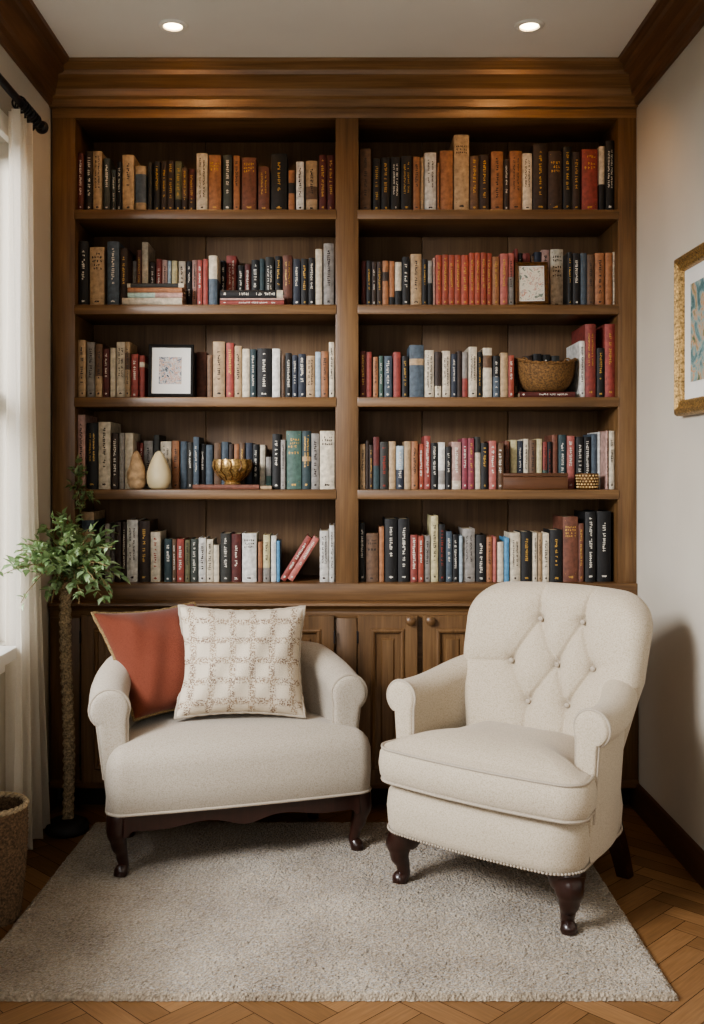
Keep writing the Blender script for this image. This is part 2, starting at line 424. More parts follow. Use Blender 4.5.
mb = MB(); mb.box(XL - .1, XR + .1, YF, YB + .1, ZC, ZC + .1); struct(mb.obj('ceiling', M['ceil'], smooth=0))
mb = MB(); mb.box(XR, XR + .1, YF, YB + .1, 0, ZC); struct(mb.obj('wall_right', M['wall'], smooth=0))
mb = MB(); mb.box(XL, XR, YB, YB + .1, 0, ZC); struct(mb.obj('wall_back', M['wall'], smooth=0))
WY0, WY1, WZ0, WZ1 = .45, 3.075, .64, 2.14
mb = MB()
for y0, y1, z0, z1 in ((YF, WY0, 0, ZC), (WY1, YB, 0, ZC), (WY0, WY1, 0, WZ0), (WY0, WY1, WZ1, ZC)): mb.box(XL - .14, XL, y0, y1, z0, z1)
struct(mb.obj('wall_left', M['wall'], smooth=0))
mb = MB(); mb.box(XL, XR, YF - .1, YF, 0, ZC); struct(mb.obj('wall_front', M['wall'], smooth=0))
# window
w1 = bpy.data.objects.new('window_1', None); C.objects.link(w1); w1['_o'] = [0, 0, 0]; struct(w1)
mb = MB(); fr = .05
for y0, y1, z0, z1 in ((WY0, WY0 + fr, WZ0, WZ1), (WY1 - fr, WY1, WZ0, WZ1), (WY0, WY1, WZ0, WZ0 + fr), (WY0, WY1, WZ1 - fr, WZ1), (WY0, WY1, 1.37, 1.41), (2.17, 2.21, WZ0, WZ1), (1.29, 1.33, WZ0, WZ1)):
    mb.bbox(XL - .10, XL - .055, y0, y1, z0, z1, .004)
mb.bbox(XL - .004, XL + .012, WY1 - .006, WY1 + .03, WZ0, WZ1 + .05, .003)
mb.bbox(XL - .004, XL + .012, WY0 - .05, WY0 + .006, WZ0, WZ1 + .05, .003)
mb.bbox(XL - .004, XL + .016, WY0 - .05, WY1 + .03, WZ1 - .006, WZ1 + .055, .003)
mb.obj('window_frame', M['white_trim'], w1)
mb = MB(); mb.box(XL - .082, XL - .078, WY0 + fr, WY1 - fr, WZ0 + fr, WZ1 - fr); mb.obj('pane', M['glass'], w1, smooth=0)
mb = MB(); mb.bbox(XL - .13, XL + .055, WY0 - .06, 2.985, WZ0 - .032, WZ0 + .004, .005); mb.bbox(XL - .002, XL + .02, WY0 - .04, 2.97, WZ0 - .07, WZ0 - .03, .004); mb.obj('window_sill', M['white_trim'], w1)

# crown mouldings on side walls
def crown_prof(sgn, xw):
    pts = [(0, ZC - .106), (.012, ZC - .106), (.016, ZC - .085), (.03, ZC - .078), (.034, ZC - .062), (.06, ZC - .04), (.078, ZC - .032), (.083, ZC - .018), (.105, ZC - .012), (.108, ZC), (0, ZC)]
    return [(xw + sgn * a, b) for a, b in pts]
mb = MB(); mb.prism(crown_prof(1, XL), 'Y', YF, 3.5); struct(mb.obj('trim_1', M['crown']))
mb = MB(); mb.prism(crown_prof(-1, XR), 'Y', YF, 3.5); struct(mb.obj('trim_2', M['crown']))
# baseboards
def base_prof(sgn, xw): return [(xw + sgn * a, b) for a, b in ((0, 0), (.016, 0), (.016, .068), (.011, .076), (.009, .088), (0, .092))]
mb = MB(); mb.prism(base_prof(-1, XR), 'Y', YF, 3.53); struct(mb.obj('baseboard_right', M['base_dark']))
mb = MB(); mb.prism(base_prof(1, XL), 'Y', YF, 3.53); struct(mb.obj('baseboard_left', M['base_dark']))

# ------------------------------------------------------------------ bookcase
bc = thing('bookcase', 'built-in oak bookcase with two bays of shelves over panelled cupboard doors, filling the back wall', 'bookcase', (0, D, 0))
XI = [WX(75), WX(335.5), WX(358.5), WX(618)]           # bay inner edges
XO = [WX(52) , WX(636.5)]
YBK = D + .265; ZTOP = WZ(118)
SH = [209.5, 304.5, 397, 489.5]
ZS = [WZ(p) for p in SH] + [WZ(583)]                   # shelf tops
for x0, x1 in ((XO[0], XI[0]), (XI[3], XO[1])):
    mb = MB(); mb.bbox(x0, x1, D, YBK, ZS[4] - .06, ZTOP + .075, .002); mb.obj('side_panel', M['oak_z'], bc)
mb = MB(); mb.bbox(XI[1], XI[2], D, YBK, ZS[4] - .005, ZTOP + .01, .002); mb.obj('divider', M['oak_z'], bc)
mb = MB()
YQ = YBK
seams = [XI[0] - .01, WX(206, YQ), WX(347, YQ), WX(422, YQ), WX(508, YQ), XI[3] + .03]
for xa, xb in zip(seams, seams[1:]): mb.bbox(xa + .001, xb - .001, YBK, YBK + .015, .02, ZTOP + .07, .003)
mb.obj('back_panel', M['oak_back'], bc)
for bay in (0, 2):
    for k in range(4):
        mb = MB(); mb.bbox(XI[bay] - .004, XI[bay + 1] + .004, D - .004, YBK, ZS[k] - .034, ZS[k], .004); mb.obj('shelf', M['oak_x'], bc)
    mb = MB(); mb.bbox(XI[bay], XI[bay + 1], D + .02, YBK, ZTOP + .001, ZTOP + .02, .002); mb.obj('bay_top', M['oak_x'], bc)
# header + cornice
mb = MB(); mb.bbox(XO[0], XO[1], D - .002, D + .022, ZTOP, ZC - .09, .002); mb.obj('header_rail', M['crown_x'], bc)
mb = MB()
cp = [(D, ZC - .112), (D - .02, ZC - .112), (D - .022, ZC - .088), (D - .04, ZC - .082), (D - .05, ZC - .062), (D - .09, ZC - .046), (D - .118, ZC - .04), (D - .122, ZC - .026), (D - .152, ZC - .014), (D - .16, ZC - .012), (D - .16, ZC - .001), (D + .1, ZC - .001), (D + .1, ZC - .112)]
mb.prism(cp, 'X', XL + .002, XR - .002); mb.obj('cornice', M['crown_x'], bc)
# base: rail, nosing, carcass
mb = MB(); mb.bbox(XO[0], XO[1], D - .012, YBK, WZ(600), ZS[4], .003); mb.obj('base_shelf', M['oak_x'], bc)
mb = MB()
mb.prism([(D + .02, WZ(600)), (D - .03, WZ(600)), (D - .046, WZ(600) - .006), (D - .048, WZ(600) - .014), (D - .04, WZ(600) - .022), (D - .034, WZ(600) - .024), (D - .03, WZ(600) - .034), (D + .02, WZ(600) - .034)], 'X', XO[0], XO[1])
mb.obj('ledge', M['oak_x'], bc)
YC = 3.474; zc0 = .074; zc1 = WZ(600) - .03
mb = MB()
mb.bbox(XO[0], XO[1], YC, YC + .02, zc1 - .028, zc1, .002); mb.bbox(XO[0], XO[1], YC, YC + .02, zc0, zc0 + .03, .002)
mb.box(XO[0], XO[1], YC + .018, YBK, zc0, zc1 - .002)
mb.obj('cabinet_body', M['oak_x'], bc)
mb = MB()
doors = [(80, 158), (178, 255), (258, 335), (357, 418.5), (422, 484), (492, 553.5), (557, 617)]
edges = [52] + [e for d in doors for e in d] + [636.5]
for k in range(0, len(edges), 2):
    a, b = WX(edges[k], YC), WX(edges[k + 1], YC)
    if k == 0: a = XO[0]
    if k == len(edges) - 2: b = XO[1]
    if b - a > .012:
        mb = MB(); mb.bbox(a + .001, b - .001, YC, YC + .02, zc0 + .03, zc1 - .028, .002); mb.obj('cabinet_stile', M['oak_z'], bc)
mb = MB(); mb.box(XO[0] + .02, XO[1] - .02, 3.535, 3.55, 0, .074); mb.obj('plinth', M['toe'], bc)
def door_mesh(x0, x1, z0, z1, y):
    mb = MB(); prof = [(0, .016), (0, .002), (.002, 0), (.044, 0), (.046, -.004), (.052, -.007), (.058, -.004), (.060, .006), (.078, .008), (.083, .003), (.1, .003)]
    rings = [[Vector((x0 + i, y + d, z0 + i)), Vector((x1 - i, y + d, z0 + i)), Vector((x1 - i, y + d, z1 - i)), Vector((x0 + i, y + d, z1 - i))] for i, d in prof]
    mb.loft(rings, True, True); return mb
for k, (a, b) in enumerate(doors):
    x0, x1 = WX(a + .8, YC - .012), WX(b - .8, YC - .012)
    z0, z1 = zc0 + .022, zc1 - .018
    dr = door_mesh(x0, x1, z0, z1, YC - .014).obj('door', M['oak_z'], bc, smooth=20)
    if k == 2: kx = WX(273, YC); blk = True
    elif k in (0, 1): kx = x1 - .02; blk = True
    else: kx = x1 - .025 if k in (3, 5) else x0 + .025; blk = False
    mb = MB()
    kz = WZ(620, YC)
    prof = [(.006, 0), (.006, .006), (.012, .008), (.016, .012), (.016, .016), (.012, .02), (.004, .0215)] if not blk else [(.004, 0), (.004, .01), (.007, .014), (.007, .018), (.003, .021)]
    rings = [[Vector((kx + r * math.cos(2 * PI * j / 20), YC - .0135 - z, kz + r * math.sin(2 * PI * j / 20))) for j in range(20)] for r, z in prof]
    mb.loft(rings, True, True); kb = mb.obj('knob', M['black'] if blk else M['oak_x'], dr)
    if blk: kb['label'] = 'small black door knob'
    for hz in (z1 - .075, z0 + .075):
        mb = MB(); hx = x0 - .001 if k in (3, 5, 0) else x1 + .001
        if k in (4, 6): hx = x1 + .001
        mb.tube([(hx, YC - .017, hz - .018), (hx, YC - .017, hz + .018)], .003, 8); mb.sphere((hx, YC - .017, hz + .021), .0035, 5); h_ = mb.obj('hinge', M['black'], dr); h_['label'] = 'black hinge'

# ------------------------------------------------------------------ books
SPZ = D + .032      # depth of spines
def lettering(h, t, style, y, two):
    mb = MB()
    def glyph(cx, cz, cw, ch, rot):
        for _ in range(R.choice((2, 3, 3))):
            if R.random() < .55: w_, h_ = cw * .3, ch * R.uniform(.5, 1)
            else: w_, h_ = cw * R.uniform(.6, 1), ch * .28
            ox, oz = R.uniform(-.5, .5) * (cw - w_), R.uniform(-.5, .5) * (ch - h_)
            x0, x1, z0, z1 = ox - w_ / 2, ox + w_ / 2, oz - h_ / 2, oz + h_ / 2
            ps = [(x0, z0), (x1, z0), (x1, z1), (x0, z1)]
            if rot: ps = [(b, -a) for a, b in ps]
            mb.add([(cx + a, y, cz + b) for a, b in ps], [(0, 1, 2, 3)])
    tt = t * .74
    if t > .042 and R.random() < .6:                     # stacked words across the spine
        z = h * R.uniform(.84, .9); rows = R.randint(3, 6)
        for r_ in range(rows):
            ch = R.uniform(.007, .011); n = max(3, int(tt / (ch * .8)))
            if R.random() < .2: z -= ch
            for k in range(n):
                if R.random() < .9: glyph(-tt / 2 + (k + .5) * tt / n, z, tt / n * .8, ch, 0)
            z -= ch * 1.4
            if z < h * .4: break
        for zz in (h * .94, h * .12): mb.add([(-tt / 2, y, zz), (tt / 2, y, zz), (tt / 2, y, zz + .0015), (-tt / 2, y, zz + .0015)], [(0, 1, 2, 3)])
    else:                                                # words running down the spine
        ch = min(tt * .55, .0105); cw = ch * .62; z = h * R.uniform(.86, .93); end = h * R.uniform(.2, .45)
        lines = 2 if t > .028 and R.random() < .5 else 1
        offs = [0] if lines == 1 else [-tt * .22, tt * .24]
        if lines == 2: ch *= .62; cw *= .7
        for ox in offs:
            zz = z - R.uniform(0, .01)
            while zz > end:
                if R.random() < .84: glyph(ox, zz, cw, ch, 1)
                zz -= cw * 1.12
    # small mark at the foot
    glyph(0, h * .075, tt * .5, .008, 0); glyph(0, h * .075, tt * .4, .006, 0)
    return mb
def book(t, h, d, col, let=None, bnd=None, name='book'):
    """local frame: spine faces -y at y=0, thickness along x (centred), stands on z=0."""
    ct = min(.0025, t * .16); rd = min(t * .16, .006)
    def outl(inset):
        P = []
        hw = t / 2 - inset
        for k in range(7):
            a = -1 + 2 * k / 6; P.append((a * hw, rd * a * a + inset * (1 if inset else 0)))
        return P
    o = outl(0); n_ = outl(ct)
    poly = [(-t / 2, d)] + o + [(t / 2, d), (t / 2 - ct, d)] + n_[::-1] + [(-t / 2 + ct, d)]
    bm = bmesh.new()
    cuts = [0, h]; mats = [0]
    if bnd: cuts = sorted({0, h} | {max(0, min(h, h * bnd[1])), max(0, min(h, h * bnd[2]))})
    rings = [[bm.verts.new((x, y, z)) for x, y in poly] for z in cuts]
    n = len(poly)
    for k in range(len(cuts) - 1):
        zc = (cuts[k] + cuts[k + 1]) / 2; mi = 1 if bnd and h * bnd[1] <= zc <= h * bnd[2] else 0
        for i in range(n):
            f = bm.faces.new((rings[k][i], rings[k][(i + 1) % n], rings[k + 1][(i + 1) % n], rings[k + 1][i])); f.material_index = mi
    m_ = len(o)
    for ring, tp in ((rings[0], 0), (rings[-1], 1)):     # close the U at both ends with quads
        outer = ring[0:m_ + 2]; inner = ring[m_ + 2:][::-1]
        for i in range(m_ + 1):
            bm.faces.new((outer[i], outer[i + 1], inner[i + 1], inner[i]))
    bmesh.ops.recalc_face_normals(bm, faces=bm.faces)
    me = bpy.data.meshes.new(name); bm.to_mesh(me); bm.free()
    me.materials.append(BM[col])
    if bnd: me.materials.append(BM[bnd[0]])
    me.shade_smooth(); me.set_sharp_from_angle(angle=math.radians(40))
    ob = bpy.data.objects.new(name, me); C.objects.link(ob)
    pg = MB(); pg.box(-t / 2 + ct, t / 2 - ct, rd + ct * 1.2, d - .004, .003, h - .004)
    po = pg.obj('pages', M['paper'], None, smooth=0, local=True, fix=False); po.parent = ob
    if let:
        lo = lettering(h, t, let, -.0006, bnd).obj('spine_lettering', LM[let], None, smooth=0, local=True, fix=False)
        for v in lo.data.vertices: v.co.y += rd * min(1, (v.co.x / (t / 2)) ** 2)
        lo.parent = ob
    return ob
SHELFWORD = ['top', 'second', 'third', 'fourth', 'bottom']
REC = {}
def reg(ob, key, x, col, let, bnd, pxw, pxh, pose='standing'):
    REC.setdefault(key, []).append(dict(o=ob, x=x, col=col, let=let, bnd=bnd, w=pxw, h=pxh, pose=pose))

TXT = {}
TXT['L0'] = '''75 83.5 153 dr w|85 92.5 151 db w bk .15 .62|93 102 151.5 tn k|103 110 158.5 dg w|111 115.7 169.5 dg w|117 121.7 162 bk w|122 134 155 tn k|135 146 166 tn n bl .2 .82|148 152 162 dk n|153 160 161 bk g|161 166.8 161 db g|167.2 174 161 db g|174.6 181.6 161 ol g bk .0 .25|182 187.6 168 br g db .0 .3|188 194.6 168.5 dr g db .0 .3|196 207.5 153 cr k|208.3 221 155 or g|223 232 155 dg w|233.3 240 156 or k|241.5 256.5 158 rb g|258 269.5 167 rb g|271 287 153.5 bk g|288.2 294.6 170 or n bk .45 .7|296 304 162 wh k|305.6 317.5 160.5 tn k br .25 .5|319 326.3 155 dr g|327.2 334.6 155 dr g'''
TXT['R0'] = '''360 371 148.5 br k|373 380.5 158 bk g|381.3 390 157 bk g|390.8 400 157 bk w|400.8 412 156 bk g|413 420 157 or k|420.5 424 157 tn n|424.6 436.5 152.5 wh k|437 439.4 163 or n|440 453.3 150.5 or n|454 469.5 134.5 tn k|470 478.8 156 br g|479.4 489 155 db g|491 503.5 151.5 or k|504 509.2 159 db w|509.7 522.2 151 or k|522.7 532.6 153 cr k|533.2 547.6 144 db g|548.3 562.2 151.5 db g|563 571.8 147 bk g|572.4 580.6 152 db g|582 598.2 149 rd g|599 604.8 146.5 cr n bk .0 .42|606 618 140 bk w'''
TXT['L1'] = '''78 88 241 bk w|89.2 104 247 tn k|107 119 241.5 bl w|119.8 129 248 db g|130.5 136 261 gy n|136.5 141.5 250.5 rb g|142 148.3 242.5 cr n|149.6 155 262 db w|156 161.4 259 rd w|162 167.2 260 pk k|167.7 171.3 261 lb n|171.8 177.5 261 ye n|178 185.3 261 cr k|186.2 191.4 261 bk w|191.9 196.6 260 pk k|197 202.4 260 rd w|202.9 207.8 259 rd n|208.4 218.3 255.5 bl n cr .54 1.0|219.3 225.5 260.5 bk w|226 236.3 255.5 rd w|237.5 243.8 265.5 bk w|244.6 250.6 264.5 dr w|251.2 259.2 260 bk w|259.7 264.6 259 tl n|265.1 273.8 257 dk w|274.8 282 256 bk g|282.5 292.3 255 rb g|293 300.2 259 nv w|300.8 308 258.5 bk g|308.4 314.8 258 bk w|315.3 322.3 249 cr n|323.3 334 243 gy k'''
TXT['R1'] = '''361.5 366 261 dr n|366.4 371.2 261 bk g|371.7 376.3 262 db w|376.8 382 262 db g|382.4 388.6 261 or n db .55 .75|389 394.6 261 or n bk .0 .2|395 401.8 262 bk n cr .35 1.0|402.3 409.6 257 bk w|410.4 421.7 254 tn k|422.2 427.4 259 bk g|427.8 432.3 261 bk n gy .5 1.0|432.8 435.2 258 pk n|435.6 442 255 sc g|442.2 448.3 255 sc g|448.5 454.6 255 sc g|454.8 461.1 255 sc g|461.3 468.8 255 sc g|469.2 474.8 253 sc g|475 480.6 253 sc g|480.8 486.2 253 sc g|486.4 492.1 253 sc g|492.4 499.2 257 or g|500 507.7 254 co g|508.1 514.2 253 gy k co .55 1.0|514.6 518 249 rd n|518.6 522.4 253 bk w|523 530.6 253 rd n|531.2 534.2 256 br n|534.6 541.3 252 nv n|541.8 550 249.5 pk k|550.6 565.2 249.5 cr k|566 572.6 252 bk g|573.2 580.4 253 bk w|581 587.2 253 bl n|587.6 594.8 254.5 br k|595.3 604.8 253 or k|605.4 612.4 253 or n|612.9 617.4 252 cr k'''
TXT['L2'] = '''75.8 85.6 340 tn k|86.4 94.2 342 gy k|95 102.3 344 br k tn .0 .4|102.9 109.4 349 dr w|110.2 115.6 348 cr n|116 124.6 342 cr k|125 130.2 342 tn k br .5 .8|130.7 138 354 rd w|139.2 146.2 355.5 rd n cr .72 .84|146.8 150.4 355 cr n rd .0 .7|188 195.2 353 db n|195.8 206.2 352 rb n|206.8 212.2 355 br n|212.6 224.7 341.5 tn k|226 233.7 343 rd g|234.3 241.7 346 tn k|242.1 249.7 349 cr n|250.1 256.1 349.5 tl w|256.6 271.3 348.5 bk w|272.1 280.2 349 wh n|281.2 284.7 355 br k|285.1 291.6 353 bk w|292 297.4 355 nv w|298 305.7 354 nv w|306.2 314.8 356 tn k|315.2 320.7 352 lb n|321.1 328.2 351.5 or k|328.7 334.3 342 cr k'''
TXT['R2'] = '''360 366 351 dr g|366.4 371.7 352 rd n|373 378.3 357 or k|379 383.1 356 gn w|383.6 392.3 356 bl w|393.4 400.8 352 rd n|402 408.3 356 bk g|409.5 424 345 bl n tn .62 .74|424.7 434.2 350.5 cr k|434.8 441.3 352 cr k db .25 1.0|441.9 450.5 351 cr k|451.3 456.8 354 nv w|457.2 461.9 351 db n|462.4 468 352 gy n rd .0 .42|468.5 477.2 347 cr k|477.7 482.3 352 bk g|483 492.2 348 cr n br .6 .85|493 499.6 356 bk w bl .0 .5|500.2 507.8 353 tn n|508.3 514.2 355.5 sc w|514.6 517.6 358 tn n|518.2 523.5 358 br k|524.2 532.5 356 db n|533.2 541.5 354 bk n|542.2 551 354.5 bk w|551.6 559.5 356 dk n'''
TXT['L3'] = '''75.2 85.3 415 pk k|86.2 97.3 423 bk g|98 110.3 422 cr k|111.2 118.4 433 db w|119 124.2 433 gy n|124.7 134.4 433 cr n|135.2 139 442 dr n|139.4 143.2 443 rd w|143.6 152.8 441 gy k|153.6 159.2 435 dk n|160 171.3 441.5 cr k|171.9 179.3 441 or k|179.9 186.4 441.5 bl n|187 192.7 442.5 dk w|193.1 198.9 437 bl w|199.3 205.2 444 bk w|205.6 212.5 445 bl n|213.8 221 443 br n|221.5 228.3 442 bl n|228.8 233.4 444 db n|233.9 239 444 or n|239.4 244.8 443 br g|245.2 252.2 443 nv n|252.6 258.8 444.5 bk w|259.3 265.2 445 cr n|265.8 271.3 457 gy n gn .0 .4|272 280.2 434 bk w|280.6 285.4 440 gy k|285.9 301.4 431 gn g|302 310.7 431 tl g tn .48 .56|311.2 319.2 433.5 gy k|319.7 334.6 431 cr k'''
TXT['R3'] = '''359.8 365.3 444 tn k|365.7 368.8 441 db n|369.2 372.8 445 db g|373.2 379.4 437 dr n tl .0 .45|379.9 388.2 442 dk r|388.7 395.8 441.5 tn n|396.2 403.8 446 nv w lb .45 1.0|404.2 410.8 441.5 tn n|411.2 417.8 441.5 or k|418.2 424 444 sc w|424.4 430.8 436 rd w|431.3 437.9 443 bk w|438.3 445.2 442.5 wh n gy .1 .4|445.7 451.2 447 bk w|451.6 461.3 442 pk w cr .0 .18|462 467.8 438.5 cm w|468 474.2 438.5 cm g|474.7 480.8 437 dk n cr .0 .7|481.2 488.4 443 bk g|489 496.3 441 co w|496.8 504.2 443 br w|504.6 509.4 441 rb k|510.6 517.2 440 ye n|517.6 523.2 441 nv w|523.6 528.8 439 cr k|529.2 536.2 440 br k|536.6 542.2 439 ye n|542.8 547.2 442 rd k gn .0 .4|547.6 551.8 442 bk r|552.4 558.2 435 rb n|558.6 566.2 435 tl w|566.6 575.2 436 co w|576 583.3 437 bk w|583.8 591 437 bk w|591.5 597.2 434 bl n|597.6 602.8 432 wh n|603.2 608.2 431 pk k|608.6 614.6 431 cr k'''
TXT['L4'] = '''80.5 93.5 512 tn n bl .72 .88|97 104 527 db n|105 109.8 524 gy n|110.4 114.4 527 gy k|115 121.3 522 db n|121.7 126.1 522 db w|126.6 137.8 520 wh k|138.4 149.8 521 db g|150.5 160.5 532 cr r|164 171.9 539 tl w|172.3 176.3 539 br w|176.7 184.2 539 rd w|184.6 190 540 ol k|190.5 197.7 539 dg w|198.2 205.8 538 wh k|206.3 213 539.5 cr k|213.4 219.3 545 cr n|220.3 230.8 533.5 dk w|231.3 241.3 534 dr w|242 256.5 533.5 wh k|257.8 262.6 542 or n rb .0 .35|263.1 269.9 535 ye k gy .0 .3|270.4 276.2 536 wh n|276.6 279.9 541 bb n|319.6 328.7 531 wh k|329.2 334.4 525.5 wh k'''
TXT['R4'] = '''359 365.2 523 bk w|365.8 378.6 533.5 br k|379.2 384.2 527 or n|384.8 397.2 519 bk w|398 409.8 519 bk w|410.4 417.7 535 rd w|418.2 423.8 536 sc w|424.2 430.6 536 gy k|431 438.5 516 ye k|439 445.4 524.5 bk r|446 452.3 531.5 bl w|452.8 458.4 534.5 bk w|459.2 462.5 536 lb n|462.9 475.4 529 gy k|476.2 486.2 535 bk w|486.7 492.4 537 or k|492.8 496.4 537 co n|496.8 503.8 542 cr n|504.2 509.1 538 bb n|509.6 520.7 533 cr k|521.4 532.2 532 bk g|532.7 537.2 533 cr k|537.6 542.2 533 tn k|542.6 549.4 533.5 cr k|550 562.3 530 bk g|563 578.2 517 rb g|578.7 584.2 523.5 rb g|585.2 596 512 bk w|597 612 511.5 bk w'''
for key, txt in TXT.items():
    row = int(key[1]); zb = ZS[row]
    for e in txt.split('|'):
        p = e.split(); x0, x1, top = float(p[0]), float(p[1]), float(p[2]); col = p[3]; let = p[4] if p[4] != 'n' else None
        bnd = (p[5], float(p[6]), float(p[7])) if len(p) > 5 else None
        h = WZ(top, SPZ) - zb
        if row == 4: h = WZ(top, SPZ) - zb
        yy = SPZ + R.uniform(-.006, .006)
        X0, X1 = WX(x0, SPZ), WX(x1, SPZ)
        b_ = 0 if key[0] == 'L' else 2; X0 = max(X0, XI[b_] + .001); X1 = min(X1, XI[b_ + 1] - .001)
        if X1 - X0 < .008: X0, X1 = (X1 - .008, X1) if b_ + 1 and X0 > .1 else (X0, X0 + .008)
        d = min(YBK - yy - .012, max(.105, h * R.uniform(.68, .8)))
        o = book(X1 - X0 - .0012, h, d, col, let, bnd)
        o.location = ((X0 + X1) / 2, yy, zb + .0005); o.rotation_euler = (0, 0, 0)
        reg(o, key, X0, col, let, bnd, x1 - x0, 583 - top if row == 4 else SH[row] - top)
# deep volumes at the right of the third shelf
for x0, x1, top, col, let, d, Yf in ((579.5, 585, 341, 'wh', 'k', .205, SPZ), (585.4, 596.2, 324, 'rd', 'g', .215, SPZ), (597, 604.6, 348, 'bk', 'g', .13, SPZ), (605.2, 616.6, 324, 'rd', 'g', .2, SPZ)):
    X0, X1 = WX(x0, Yf), WX(x1, Yf); o = book(X1 - X0 - .001, WZ(top, Yf) - ZS[2], d, col, let)
    o.location = ((X0 + X1) / 2, Yf, ZS[2] + .0005); reg(o, 'R2', X0, col, let, None, x1 - x0, 397 - top)
# lying books
def lying(x0, x1, y0, y1, row, key, col, let, bnd=None, Y=None, d=.12, zoff=0.0, lab=None):
    Y = Y or SPZ - .006
    t = (y1 - y0) * Y / F - .0006; L = (x1 - x0) * Y / F
    o = book(t, L, d, col, let, bnd); o.rotation_euler = (0, PI / 2, 0)
    z = ZS[row] + zoff + t / 2 + .0005
    o.location = (WX(x0, Y), Y, z); reg(o, key, WX(x0, Y), col, let, bnd, x1 - x0, y1 - y0, 'lying'); REC[key][-1].update({'lab0': lab} if lab else {}); return zoff + t + .0008
EXTRA = True
LYZ = D + .012
# shelf depth in front of standing books is small: push the standing neighbours back instead
def pushback(key, xa, xb, dy):
    for r in REC[key]:
        if r['pose'] == 'standing' and WX(xa, SPZ) < r['x'] < WX(xb, SPZ):
            o = r['o']; sc_ = (o.location.y + dy) / o.location.y
            o.location.y += dy; o.location.x *= sc_
            o['_push'] = 1
            me = o.data
            # keep the tops where they project
            hcur = max(v.co.z for v in me.vertices); ztop = o.location.z + hcur
            ht = H + (ztop - H) * sc_ - o.location.z; k = ht / hcur
            dmax = max(v.co.y for v in me.vertices); ky = min(1, (YBK - .008 - o.location.y) / dmax)
            for ob in [o] + list(o.children):
                for v in ob.data.vertices:
                    v.co.z *= k; v.co.x *= sc_ * .999
                    if ky < 1 and v.co.y > .004: v.co.y = max(.002, v.co.y * ky)
pushback('L1', 121, 192, .085); pushback('L1', 218.8, 284, .1)
pushback('L3', 134.8, 198, .07); pushback('L3', 198, 272, .09); pushback('R2', 514, 562, .135); pushback('R3', 500, 600, .065)
pushback('L2', 146.6, 196, .075); pushback('R1', 514.5, 556, .075)
z = 0
for q_, (a, b, c0, c1, col, let, bnd) in enumerate(((122, 182, 297.5, 305, 'cr', None, None), (127.5, 182.5, 292.5, 297.5, 'pk', None, ('mt', 0, .5)), (127.5, 182, 287.3, 292.3, 'or', None, None), (127, 184, 283, 287.2, 'cr', 'k', ('dk', .06, .9)))):
    z = lying(a, b, c0, c1, 1, 'L1', col, let, bnd, LYZ, .075, z, ('cream book lying lowest in the stack of four', 'pink and mint book lying second lowest in the stack of four', 'orange-brown book lying third up in the stack of four', 'dark-spined cream book lying topmost on the stack of four')[q_] + ', left bay second shelf')
z = 0
for q_, (a, b, c0, c1, col, let, bnd) in enumerate(((219.8, 284, 300.2, 305, 'rd', 'w', None), (220, 284, 298.3, 300.4, 'pk', None, None), (220, 283, 290, 298.2, 'bk', 'w', ('cr', .9, 1.0)))):
    z = lying(a, b, c0, c1, 1, 'L1', col, let, bnd, LYZ, .09, z, ('red book lying lowest in the stack of three', 'thin pink book lying in the middle of the stack of three', 'black book lying topmost on the stack of three')[q_] + ', left bay second shelf')
zb_basket = lying(519.5, 575.5, 391.5, 397, 2, 'R2', 'dr', 'w', None, LYZ, .125, 0.0, 'dark red book lying flat under the woven basket, right bay third shelf')
zb_bowl = lying(192.5, 259, 484.8, 489.5, 3, 'L3', 'rb', None, None, LYZ, .085, 0.0, 'red-brown book lying flat under the carved gold bowl, left bay fourth shelf')
lying(260.5, 271.5, 486, 489.5, 3, 'L3', 'tn', None, None, LYZ, .07, 0.0, 'small thin tan book lying flat right of the gold bowl, left bay fourth shelf')
# leaning books, bottom left shelf
for lr, col, t_, L_ in ((285.2, 'rd', 6.0, 51), (292.6, 'co', 6.0, 50)):
    ph = math.radians(32); t = t_ * SPZ / F; L = L_ * SPZ / F
    o = book(t, L, .12, col, 'w'); o.rotation_euler = (0, ph, 0)
    o.location = (WX(lr, SPZ) - t / 2 * math.cos(ph), SPZ, ZS[4] + t / 2 * math.sin(ph) + .0008)
    reg(o, 'L4', WX(lr, SPZ), col, 'w', None, t_, L_, 'leaning')

# keep neighbours from touching
for key, rs in REC.items():
    st = sorted([r['o'] for r in rs if r['pose'] == 'standing'], key=lambda o: o.location.x)
    b_ = 0 if key[0] == 'L' else 2
    def ext(o): 
        w_ = max(v.co.x for v in o.data.vertices); return o.location.x - w_, o.location.x + w_
    def setx(o, a, b):
        a0, b0 = ext(o); k = (b - a) / (b0 - a0)
        for q in [o] + list(o.children):
            for v in q.data.vertices: v.co.x *= k
        o.location.x = (a + b) / 2
    for o in st:
        a, b = ext(o); a2, b2 = max(a, XI[b_] + .0006), min(b, XI[b_ + 1] - .0006)
        if (a2, b2) != (a, b): setx(o, a2, b2)
    for o, p in zip(st, st[1:]):
        (a, b), (c_, d_) = ext(o), ext(p)
        if b > c_ - .0004:
            m_ = (b + c_) / 2; setx(o, a, m_ - .0003); setx(p, m_ + .0003, d_)
